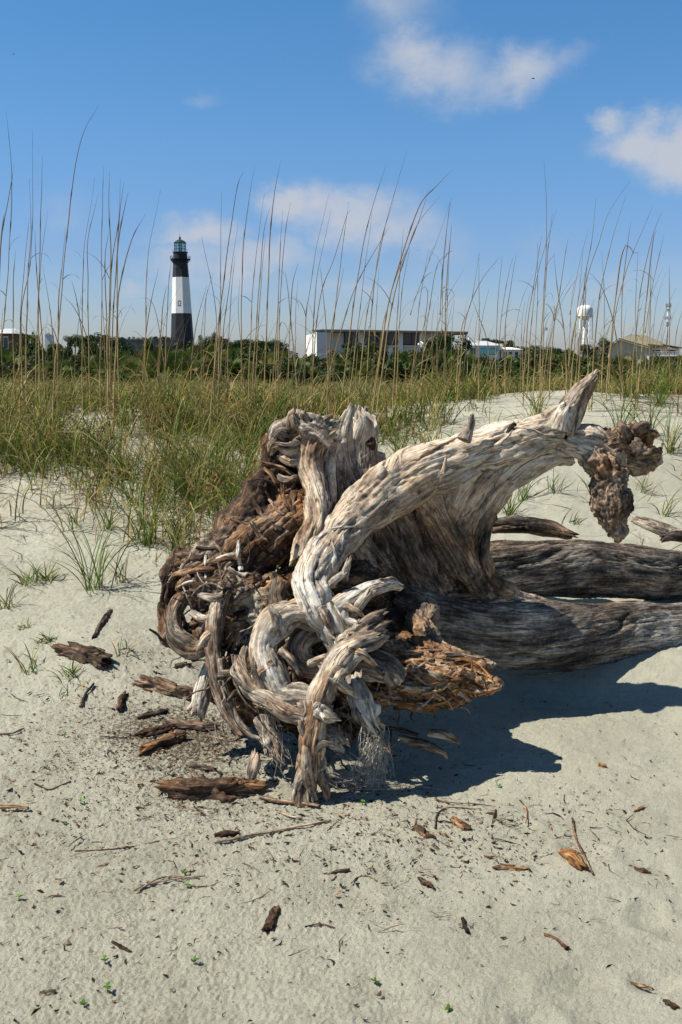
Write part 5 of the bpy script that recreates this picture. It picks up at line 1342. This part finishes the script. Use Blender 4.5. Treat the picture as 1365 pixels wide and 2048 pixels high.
bel = [(-60,240,'left of the lighthouse'),(240,440,'at the foot of the lighthouse'),(440,620,'between the lighthouse and the white flat house'),(620,940,'below the white flat house'),(940,1140,'below the small white cottages'),(1140,1440,'below the water tower and cream house')]
k = 0
for row, (d, fr) in enumerate(((58, .62), (64, .84), (72, 1.0))):
    p_ = -50
    while p_ < 1420:
        step = rng.uniform(22, 38)*(1 if row else .95); x = (p_-CXP)/FPX/1.0135*d+rng.normal()*.15; dd = d+rng.normal()*1.5
        z = GH(x, dd); tz = P(p_, float(top(p_)), dd)[2]; h = max(.6, (tz-z)*fr*rng.uniform(.86, 1.10))
        zn = [b for b in bel if b[0] <= p_ < b[1]][0][2]
        pal = rng.random() < (.55 if row < 2 and p_ < 900 else .22)
        if pal: plant('p', x, dd, h*.85, h*.85, ('front row', 'middle row', 'back row')[row]+' fan leaved palmetto in the belt '+zn, ('front', 'middle', 'back')[row]+' row palmettos '+zn, k)
        else: plant('s', x, dd, rng.uniform(.8, 1.25), h*.95, ('low front row shrub', 'middle row shrub', 'tall back row shrub')[row]+' in the green belt '+zn, ('front', 'middle', 'back')[row]+' row shrubs '+zn, k)
        p_ += step; k += 1
# low loose front shrubs and dead brush
for (p_, d, w, h, lb) in [(880,50,1.1,.7,'grey leafless brush in front of the shrub belt below the white house'),(1060,48,1.1,.6,'low olive bush in front of the belt below the cottages'),(640,50,1.3,.8,'rounded green bush in front of the belt below the white house wall'),(860,52,.9,1.6,'taller dark bush at the right end of the white flat house')]:
    plant('s', (p_-CXP)/FPX/1.0135*d, d, w, h, lb, None, k); k += 1

def tree(px_, py_top, d, wpx, hpx, label, seed, group=None, pal=0, base_py=None, leafn=5200):
    """crown and trunk; crown given by its pixel top, width and height at distance d"""
    x = (px_-CXP)/FPX/1.0135*d; ztop = P(px_, py_top, d)[2]; zb = GH(x, d)-.2; W = wpx*1.25*d/FPX; Hc = hpx*1.7*d/FPX
    r = np.random.default_rng(seed); n = leafn
    nb = 20; c = np.column_stack([r.uniform(-.78, .78, nb), r.uniform(-.6, .6, nb), r.uniform(-.55, .3, nb)]); rad = r.uniform(.18, .38, nb)
    c[:, 2] -= .25*np.abs(c[:, 0])
    kk = r.integers(0, nb, n); dv = r.normal(size=(n, 3)); dv /= np.linalg.norm(dv, axis=1)[:, None]
    p = c[kk]+dv*(rad[kk]*r.uniform(.4, 1.15, n)**.6)[:, None]; p[:, 2] = (p[:, 2]-p[:, 2].max()); sc_ = abs(p[:, 2].min())
    p = p*np.array([W*.5, W*.5, Hc/sc_]); s = r.uniform(.5, 1.2, n)*W*.024
    u = r.normal(size=(n, 3)); u /= np.linalg.norm(u, axis=1)[:, None]; w = np.cross(u, dv+r.normal(size=(n, 3))*.4); w /= np.linalg.norm(w, axis=1)[:, None]+1e-9
    V = np.stack([p-u*s[:, None], p+w*s[:, None]*.6, p+u*s[:, None], p-w*s[:, None]*.6], 1).reshape(-1, 3)
    palc = [np.array((.040, .065, .022)), np.array((.075, .095, .028))][pal]
    cl = palc*r.uniform(.6, 1.35, (n, 1))*(1+.35*((kk % 3)-1))[:, None]
    o = empty('tree', (x, d, zb), label, 'tree', group)
    V[:, 2] += ztop-zb
    link('crown', mk_mesh('crown', V, np.arange(4*n).reshape(n, 4), mat=LEAF, attrs={'gcol': np.repeat(cl, 4, 0)}), o)
    m = MB(); hh = ztop-zb
    m.rod((0, 0, 0), (W*.02, 0, hh-Hc*.8), W*.03, 7, W*.02)
    for q in range(5):
        a = r.uniform(0, 6.28); m.rod((W*.02, 0, hh-Hc*1.0), (math.cos(a)*W*.3, math.sin(a)*W*.25, hh-Hc*.35), W*.015, 5, W*.006)
    m.build('trunk', M_BARK, o, True)
for a in [(190,664,190,50,20,'broad dark tree crown rising behind the belt left of centre',1),(150,668,200,36,16,'small dark tree beside the broad crown on the left',2),
          (225,670,210,40,16,'low rounded tree right of the broad crown on the left',3),(262,673,300,22,10,'leftmost of the small round trees before the lighthouse',4),(288,674,300,24,10,'second of the small round trees before the lighthouse',5),
          (312,672,300,26,12,'third small round tree beside the grey wall',6),(335,672,300,22,12,'small round tree nearest the left side of the lighthouse',7),
          (418,664,150,38,26,'olive feathery tree just right of the lighthouse',8),(450,672,150,44,22,'dark tree right of the feathery one by the lighthouse',9),
          (490,678,150,50,18,'low dark tree left of the white flat house',10),(540,678,150,60,18,'wide low tree nearer the white flat house',11),
          (893,660,100,78,48,'large dark tree hiding the right end of the white flat house',12),(760,672,104,30,32,'small dark tree against the windows of the white flat house',13),
          (975,676,260,46,16,'dark tree behind the small white cottage',14),(1010,680,260,34,12,'small tree right of the one behind the cottage',15),
          (1062,690,200,60,20,'low dark tree between the cottages and the water tower',16),(1110,692,200,50,18,'low tree left of the water tower legs',17),
          (1208,674,230,54,30,'spreading pine right of the water tower',18),(1180,688,220,34,16,'small pine at the foot of the water tower',19),
          (1262,700,105,34,40,'green bushy tree in front of the cream house',20),(700,682,112,40,22,'small tree at the left end of the white flat house',21)]:
    tree(*a[:5], a[5], 300+a[6], 'trees behind the shrub belt', pal=1 if 'olive' in a[5] else 0)
o = empty('palm_tree', (*(P(64, 690, 100)[:2]), GH((64-CXP)/FPX/1.0135*100, 100)), 'small dark palm beside the white roofed house at far left', 'tree')
pm = link('crown', PM[1], o); zz = P(64, 664, 100)[2]-o.location.z; pm.location = (0, 0, zz-1.3); pm.scale = (1.1, 1.1, 1.1)
MB().rod((0, 0, 0), (0, 0, zz-1.2), .14, 8, .11).build('trunk', M_BARK, o, True)

# ------------------------------------------------------------------ lighthouse
def lighthouse():
    d = 385.; k = d/FPX; cx = (365.5-CXP)*k/1.0135
    zz = lambda py: P(365, py, d)[2]
    o = empty('lighthouse', (cx, d, GH(cx, d)), 'tall octagonal lighthouse with black base, white middle band and black top', 'lighthouse')
    oz = o.location.z; z = lambda py: zz(py)-oz
    a0 = R(-27); c8 = 1/math.cos(math.pi/8)
    zb = 0.0
    MB().lathe([(27*k, zb), (22.6*k, z(679)), (19.9*k, z(627))], 8, a0=a0).build('tower_base', M_BLACK, o)
    MB().lathe([(19.9*k, z(627)), (16.2*k, z(555))], 8, a0=a0).build('white_band', M_WHITE, o)
    MB().lathe([(16.2*k, z(555)), (14.0*k, z(521)), (14.2*k, z(519))], 8, a0=a0).build('tower_top', M_BLACK, o)
    m = MB().lathe([(14.5*k, z(521.5)), (19.6*k, z(519.5)), (19.8*k, z(518)), (14.5*k, z(518))], 16, a0=a0)
    for q in range(16):
        a = 2*math.pi*q/16; m.rod((math.sin(a)*14*k, -math.cos(a)*14*k, z(526)), (math.sin(a)*19*k, -math.cos(a)*19*k, z(520)), .12, 5)
    g = m.build('gallery', M_DARK, o)
    m = MB()
    for q in range(24):
        a = 2*math.pi*q/24; a2 = 2*math.pi*(q+1)/24; rr = 19.5*k
        m.rod((math.sin(a)*rr, -math.cos(a)*rr, z(518)), (math.sin(a)*rr, -math.cos(a)*rr, z(512.5)), .05, 4)
        for zq in (512.5, 514.5, 516.5): m.rod((math.sin(a)*rr, -math.cos(a)*rr, z(zq)), (math.sin(a2)*rr, -math.cos(a2)*rr, z(zq)), .04, 4)
    m.build('railing', M_DARK, g)
    MB().lathe([(13.6*k, z(518)), (13.6*k, z(506)), (15*k, z(505.6)), (15*k, z(504.2)), (10*k, z(504.2))], 16).build('watch_room', M_BLACK, o, False)
    # lantern
    MB().lathe([(10.8*k, z(504.2)), (10.8*k, z(486))], 12, cap=False).build('lantern_glass', M_LANTERN, o)
    m = MB()
    for q in range(12):
        a = 2*math.pi*q/12; m.rod((math.sin(a)*11*k, -math.cos(a)*11*k, z(504.2)), (math.sin(a)*11*k, -math.cos(a)*11*k, z(486)), .10, 5)
    for zq in (492, 498):
        for q in range(12):
            a = 2*math.pi*q/12; a2 = 2*math.pi*(q+1)/12
            m.rod((math.sin(a)*11*k, -math.cos(a)*11*k, z(zq)), (math.sin(a2)*11*k, -math.cos(a2)*11*k, z(zq)), .06, 4)
    m.build('lantern_frame', M_ROOFGREEN, o)
    m = MB()
    for q in range(20):
        a = 2*math.pi*q/20; a2 = 2*math.pi*(q+1)/20; rr = 14.4*k
        m.rod((math.sin(a)*rr, -math.cos(a)*rr, z(504.2)), (math.sin(a)*rr, -math.cos(a)*rr, z(499)), .035, 4)
        m.rod((math.sin(a)*rr, -math.cos(a)*rr, z(499)), (math.sin(a2)*rr, -math.cos(a2)*rr, z(499)), .035, 4)
    m.build('lantern_railing', M_ROOFGREEN, o)
    MB().lathe([(2.2*k, z(504)), (4.2*k, z(500)), (5.4*k, z(495)), (4.6*k, z(490)), (2.2*k, z(487))], 12).build('lens', plain('lens_glass', (.42, .50, .42), .25, .1, 1, .6), o, True)
    r_ = MB().lathe([(12.2*k, z(486.3)), (12.2*k, z(485.4)), (9*k, z(482.5)), (5*k, z(480)), (1.8*k, z(478.6))], 16).build('roof', M_ROOFGREEN, o, False)
    MB().lathe([(.5*k, z(479)), (1.8*k, z(477.6)), (2.3*k, z(476)), (1.6*k, z(474.2)), (.6*k, z(473.2)), (.35*k, z(472)), (.2*k, z(465))], 10).build('ball_finial', M_DARK, r_, True)
    # windows: a recessed opening with pale sill and frame on the front face
    for py, nm in ((543, 14.9), (607, 18.6), (670, 21.8)):
        an = a0+math.pi/8; rad = nm*k*math.cos(math.pi/8)+.02; w = .42; h = .75
        f = bpy.data.objects.new('window', None)
        m = MB().box(-w-.14, w+.14, -.10, .3, -h-.2, -h+.0).box(-w-.14, -w, -.08, .3, -h, h+.1).box(w, w+.14, -.08, .3, -h, h+.1).box(-w-.14, w+.14, -.08, .3, h, h+.14)
        f = m.build('window_frame', M_DARK, o)
        f.location = (math.sin(an)*rad, -math.cos(an)*rad, z(py)); f.rotation_euler = (-R(2.5), 0, an)
        g_ = MB().box(-w, w, .0, .05, -h, h).build('pane', M_GLASS, f)
        MB().box(-w, w, -.03, .0, -h, -h*.15).build('shutter', M_GREYROOF, f)
lighthouse()

# ------------------------------------------------------------------ houses
def bbox_at(px0, px1, pyt, pyb, d):
    a = P(px0, pyt, d); b = P(px1, pyb, d); return a[0], b[0], b[2], a[2]
def flat_house():
    d = 120.; x0, x1, zb, zt = bbox_at(612, 936, 659, 712, d)
    o = empty('beach_house', (x0, d, GH(x0, d)), 'long white modern beach house with flat dark edged roof and big windows', 'house')
    k = d/FPX; oz = o.location.z
    X = lambda p: (p-612)*k; Z = lambda p: P(640, p, d)[2]-oz
    MB().box(X(650), X(905), 1.2, 8, 0, Z(665)).build('wall', M_STUCCO, o)
    # low curved wing at the left
    MB().add([(X(612), 3, 0), (X(646), -2.2, 0), (X(668), -.2, 0), (X(668), 5, 0), (X(612), 6, 0), (X(612), 3, Z(670)), (X(646), -2.2, Z(665.5)), (X(668), -.2, Z(664.5)), (X(668), 5, Z(665)), (X(612), 6, Z(669))],
             [(0, 1, 6, 5), (1, 2, 7, 6), (2, 3, 8, 7), (3, 4, 9, 8), (4, 0, 5, 9), (5, 6, 7, 8, 9), (4, 3, 2, 1, 0)]).build('side_wing', M_STUCCO, o)
    MB().add([(X(636), -1.6, Z(663.5)), (X(656), -.8, Z(663.5)), (X(936), -1.2, Z(668.2)), (X(936), 9, Z(668)), (X(636), 9, Z(663)), (X(636), -1.6, Z(661.5)), (X(656), -.8, Z(659)), (X(936), -1.2, Z(664.6)), (X(936), 9, Z(664)), (X(636), 9, Z(660))],
             [(4, 3, 2, 1, 0), (5, 6, 7, 8, 9), (0, 1, 6, 5), (1, 2, 7, 6), (2, 3, 8, 7), (3, 4, 9, 8), (4, 0, 5, 9)]).build('roof', M_ROOFEDGE, o)
    for a, b in ((695, 719), (731, 758), (761, 800), (812, 842)):
        f = MB().box(X(a)-.12, X(a), 1.0, 1.25, Z(690), Z(664)).box(X(b), X(b)+.12, 1.0, 1.25, Z(690), Z(664)).box(X(a)-.12, X(b)+.12, 1.0, 1.25, Z(691), Z(689.3)).box(X((a+b)/2)-.05, X((a+b)/2)+.05, 1.0, 1.24, Z(690), Z(664)).build('window', M_DARK, o)
        MB().box(X(a), X(b), 1.08, 1.15, Z(689.3), Z(664.4)).build('pane', M_GLASS, f)
    MB().box(X(724), X(850), .6, 1.198, Z(693), Z(691)).build('ledge', M_STUCCO, o)
    for p in (727, 806, 847): MB().box(X(p)-.28, X(p)+.28, .4, 1.1, 0, Z(664.2)).build('column', M_STUCCO, o)
    for p in (926, 932): MB().box(X(p)-.07, X(p)+.07, -.9, -.75, 0, Z(668)).build('post', M_ROOFEDGE, o)
    s = MB()
    s.rod((X(842), -3, Z(689)), (X(872), -5, Z(712)), .12, 5); s.rod((X(846), -3, Z(684)), (X(874), -5, Z(707)), .07, 5)
    for t in range(7):
        f = t/6; xx = X(846)*(1-f)+X(874)*f; zt_ = Z(684)*(1-f)+Z(707)*f; yy = -3-2*f
        s.rod((xx, yy, zt_), (xx, yy, zt_-.42), .05, 4); s.box(xx-.25, xx+.2, yy-.5, yy+.5, zt_-.42, zt_-.35)
    s.build('stair', M_WHITE, o)
    o.rotation_euler = (0, 0, -R(6)); o.location.x -= .45
flat_house()
def cottage(px0, px1, ridge_py, eave_py, base_py, d, label, gable_px=None, roofm=M_GREYROOF, wallm=M_STUCCO, teal=False, chimney=None):
    x0, x1, zb, zt = bbox_at(px0, px1, ridge_py, base_py, d)
    o = empty('cottage', (x0, d, GH(x0, d)), label, 'house'); oz = o.location.z; k = d/FPX
    X = lambda p: (p-px0)*k; Z = lambda p: P(px0, p, d)[2]-oz; W = x1-x0
    MB().box(0, W, 0, 8, 0, Z(eave_py)).build('wall', wallm, o)
    e = .4
    # hip roof
    MB().add([(-e, -e, Z(eave_py)), (W+e, -e, Z(eave_py)), (W+e, 8+e, Z(eave_py)), (-e, 8+e, Z(eave_py)), (W*.3, 4, Z(ridge_py)), (W*.7, 4, Z(ridge_py))],
             [(3, 2, 1, 0), (0, 1, 5, 4), (1, 2, 5), (2, 3, 4, 5), (3, 0, 4)]).build('roof', roofm, o)
    for a, b in ((.12, .28), (.4, .56), (.70, .86)):
        f = MB().box(W*a-.06, W*b+.06, -.04, .0, Z(eave_py)-1.6, Z(eave_py)-.3).build('window', M_WHITE, o)
        MB().box(W*a, W*b, -.07, -.041, Z(eave_py)-1.5, Z(eave_py)-.4).build('pane', M_GLASS, f)
    if teal: MB().box(W*.4, W*.98, -.4, -.08, Z(base_py), Z(base_py)+.9).build('balcony', M_TEAL, o)
    if chimney: MB().box(X(chimney)-.45, X(chimney)+.45, 2.5, 3.4, Z(eave_py), Z(ridge_py)+.6).build('chimney', M_STUCCO, o)
    return o
cottage(933, 1000, 681, 691, 708, 170, 'white cottage with pale grey hipped roof beside the flat house', teal=True, chimney=947)
c2 = cottage(1003, 1042, 694, 699, 708, 170, 'low white cottage with a tall chimney right of the first cottage', roofm=M_STUCCO, chimney=1005)
cottage(-30, 24, 655, 667, 690, 105, 'dark walled house with pale roof at the far left edge', roofm=M_GREYROOF, wallm=M_BROWN)
o = empty('roof_cabin', (*P(100, 690, 110)[:2], GH(P(100, 690, 110)[0], 110)), 'tiny white cabin top poking above the belt at left', 'building')
zc = P(100, 667, 110)[2]-o.location.z
MB().box(-.35, .35, -.3, .5, 0, zc-.2).build('wall', M_STUCCO, o); MB().prism([(-.45, zc-.2), (.45, zc-.2), (0, zc+.1)], -.4, .6).build('roof', M_GREYROOF, o)
# long grey wall left of the lighthouse
xa = P(225, 684, 250)[0]; xb = P(352, 684, 250)[0]; o = empty('boundary_wall', (xa, 250, GH(xa, 250)), 'long low grey building wall left of the lighthouse foot', 'wall')
zt = P(300, 678.5, 250)[2]-o.location.z
MB().box(0, xb-xa, 0, 3, 0, zt-.25).build('wall', M_GREYWALL, o); MB().box(-.2, xb-xa+.2, -.2, 3.2, zt-.25, zt).build('coping', M_ROOFEDGE, o)
for q in range(1, 10): MB().box((xb-xa)*q/10-.12, (xb-xa)*q/10+.12, -.15, -.002, 0, zt-.3).build('pilaster', M_ROOFEDGE, o)

def cream_house():
    d = 110.; k = d/FPX; x0 = P(1218, 700, d)[0]
    o = empty('beach_house', (x0, d, GH(x0, d)), 'cream beach house with stepped sloping roofs and balconies at the right', 'house'); oz = o.location.z
    X = lambda p: (p-1218)*k; Z = lambda p: P(1300, p, d)[2]-oz
    # left gable wing with asymmetric brown edged roof
    MB().prism([(X(1222), 0), (X(1222), Z(697)), (X(1242), Z(682)), (X(1302), Z(700)), (X(1302), 0)], 0, 1.6).build('gable_wall', M_CREAM, o)
    MB().prism([(X(1216), Z(699.5)), (X(1241), Z(680.5)), (X(1304), Z(699)), (X(1304), Z(697)), (X(1241), Z(678.6)), (X(1216), Z(697.5))], -.5, 1.3).build('roof', M_BROWN, o)
    # tall pale roof behind
    MB().prism([(X(1224), Z(696)), (X(1250), Z(676)), (X(1262), Z(671.5)), (X(1290), Z(671.5)), (X(1332), Z(690)), (X(1332), Z(697)), (X(1224), Z(700))], 1.65, 9).build('upper_roof', M_CREAMROOF, o)
    # right wings with balconies
    for a, b, zt1, zt2 in ((1302, 1330, 690, 696), (1330, 1356, 691, 698)):
        MB().box(X(a)+.01, X(b)-.01, 1.5, 8, 0, Z(zt2+1)).build('wing', M_CREAM, o)
        MB().prism([(X(a)-.3, Z(zt1+1)), (X(b)+.4, Z(zt2+1)), (X(b)+.4, Z(zt2-.6)), (X(a)-.3, Z(zt1-.6))], .6, 8.2).build('roof', M_BROWN, o)
        for z0, z1 in ((702, 709), (716, 724)):
            f = MB().box(X(a+5)-.08, X(a+20)+.08, 1.44, 1.5, Z(z1)-.08, Z(z0)+.08).build('window', M_WHITE, o)
            MB().box(X(a+5), X(a+20), 1.40, 1.438, Z(z1), Z(z0)).build('pane', M_GLASS, f)
    m = MB().box(X(1294), X(1358), -.2, 1.5, Z(714.6), Z(713))
    for q in range(26): m.box(X(1294)+q*.137, X(1294)+q*.137+.05, -.18, -.13, Z(713), Z(706.5))
    m.box(X(1294), X(1358), -.22, -.1, Z(706.5), Z(705.8)).build('balcony', M_WHITE, o)
    for p in (1297, 1330, 1355): MB().box(X(p)-.1, X(p)+.1, -.2, 0, 0, Z(714.6)).build('post', M_WHITE, o)
    MB().box(X(1312), X(1316), 6, 6.8, Z(684), Z(679)).build('vent', M_BROWN, o)
    o.rotation_euler = (0, 0, -R(14)); o.location.x -= .25; o.location.z += .12
cream_house()
xa = P(1345, 726, 104)[0]; o = empty('fence', (xa, 104, GH(xa, 104)), 'white picket fence at the right edge below the cream house', 'fence')
zt = P(1350, 728, 104)[2]-o.location.z
MB().box(0, 2.6, 0, .06, zt-.2, zt-.12).box(0, 2.6, 0, .06, zt*.45, zt*.45+.08).build('rail', M_WHITE, o)
pk = None
for q in range(14):
    if pk is None: pk = MB().box(0, .12, -.045, -.005, 0, zt).build('picket', M_WHITE, o)
    else: c = pk.copy(); COL.objects.link(c); c.parent = o; c.location.x = q*.19

def water_tower():
    d = 640.; k = d/FPX; cx = (1167.5-CXP)*k/1.0135; o = empty('water_tower', (cx, d, GH(cx, d)), 'white water tower with rounded tank on legs at the right', 'water tower'); oz = o.location.z
    Z = lambda p: P(1168, p, d)[2]-oz
    MB().lathe([(1*k, Z(641)), (6*k, Z(639.5)), (11*k, Z(636.5)), (15*k, Z(633)), (15.4*k, Z(631)), (15.4*k, Z(620)), (14.4*k, Z(616)), (11.5*k, Z(612.8)), (7*k, Z(611)), (2*k, Z(610))], 28).build('tank', M_WHITE, o, True)
    MB().lathe([(15.5*k, Z(633.4)), (16.3*k, Z(633.2)), (16.3*k, Z(632.2)), (15.5*k, Z(632))], 24).build('walkway', M_STEEL, o)
    MB().lathe([(3.0*k, 0), (2.6*k, Z(690)), (2.2*k, Z(641))], 14).build('riser_pipe', M_WHITE, o, True)
    m = MB()
    for q in range(6):
        a = 2*math.pi*q/6; m.rod((math.sin(a)*3.5*k, -math.cos(a)*3.5*k, Z(611.5)), (math.sin(a)*3.5*k, -math.cos(a)*3.5*k, Z(606.5)), .09, 4)
    m.rod((0, 0, Z(610)), (0, 0, Z(604)), .1, 4).rod((-3.5*k, 0, Z(607)), (3.5*k, 0, Z(607)), .1, 4).build('top_rail', M_WHITE, o)
    for q in range(6):
        a = 2*math.pi*(q+.35)/6; MB().rod((math.sin(a)*18.5*k, -math.cos(a)*18.5*k, 0), (math.sin(a)*15*k, -math.cos(a)*15*k, Z(632)), .8*k, 8).build('leg', M_WHITE, o, True)
    m = MB()
    for py in (660, 685):
        for q in range(6):
            a = 2*math.pi*(q+.35)/6; a2 = 2*math.pi*(q+1.35)/6; rr = (15+3.5*(py-632)/90)*k
            m.rod((math.sin(a)*rr, -math.cos(a)*rr, Z(py)), (math.sin(a2)*rr, -math.cos(a2)*rr, Z(py)), .1, 4)
            m.rod((math.sin(a)*rr, -math.cos(a)*rr, Z(py)), (math.sin(a2)*rr*.98, -math.cos(a2)*rr*.98, Z(py-24)), .05, 4)
    m.build('brace', M_STEEL, o)
water_tower()
def mast(px_, pyt, d, label, plats, r):
    cx = (px_-CXP)/FPX/1.0135*d; k = d/FPX; o = empty('cell_mast', (cx, d, GH(cx, d)), label, 'mast'); oz = o.location.z; Z = lambda p: P(px_, p, d)[2]-oz
    MB().rod((0, 0, 0), (0, 0, Z(pyt)), r*1.3, 8, r*.8).build('pole', M_STEEL, o, True)
    for py, w, h in plats:
        m = MB()
        for q in range(6):
            a = 2*math.pi*q/6; x, y = math.cos(a)*w*k, math.sin(a)*w*k
            m.rod((0, 0, Z(py)), (x, y, Z(py)), .07, 4); m.box(x-.18, x+.18, y-.1, y+.1, Z(py+h/2), Z(py-h/2))
        m.build('antenna_array', M_STEEL, o)
mast(1333, 606, 330, 'tall grey cell mast with three antenna clusters above the cream house', [(611, 4.5, 8), (620, 2.2, 5), (636, 5.5, 6), (648, 2, 8)], .28)
mast(1092, 655, 420, 'short thin antenna mast left of the water tower', [(658, 1.6, 6)], .18)

# birds
for px_, py_, d, lb in ((1067, 157, 200, 'tiny dark bird high under the upper cloud'), (28, 108, 300, 'tiny bird speck high in the upper left sky')):
    c = P(px_, py_, d); o = empty('bird', c, lb, 'bird')
    MB().lathe([(.01, -.16), (.05, -.08), (.06, .02), (.035, .12), (.01, .16)], 8).build('body', M_DARK, o, True)
    for s in (-1, 1): MB().add([(0, 0, .05), (s*.22, -.02, .08), (s*.42, .05, .0), (s*.2, .03, -.05), (0, .02, -.05)], [(0, 1, 2, 3, 4)]).build('wing', M_DARK, o)
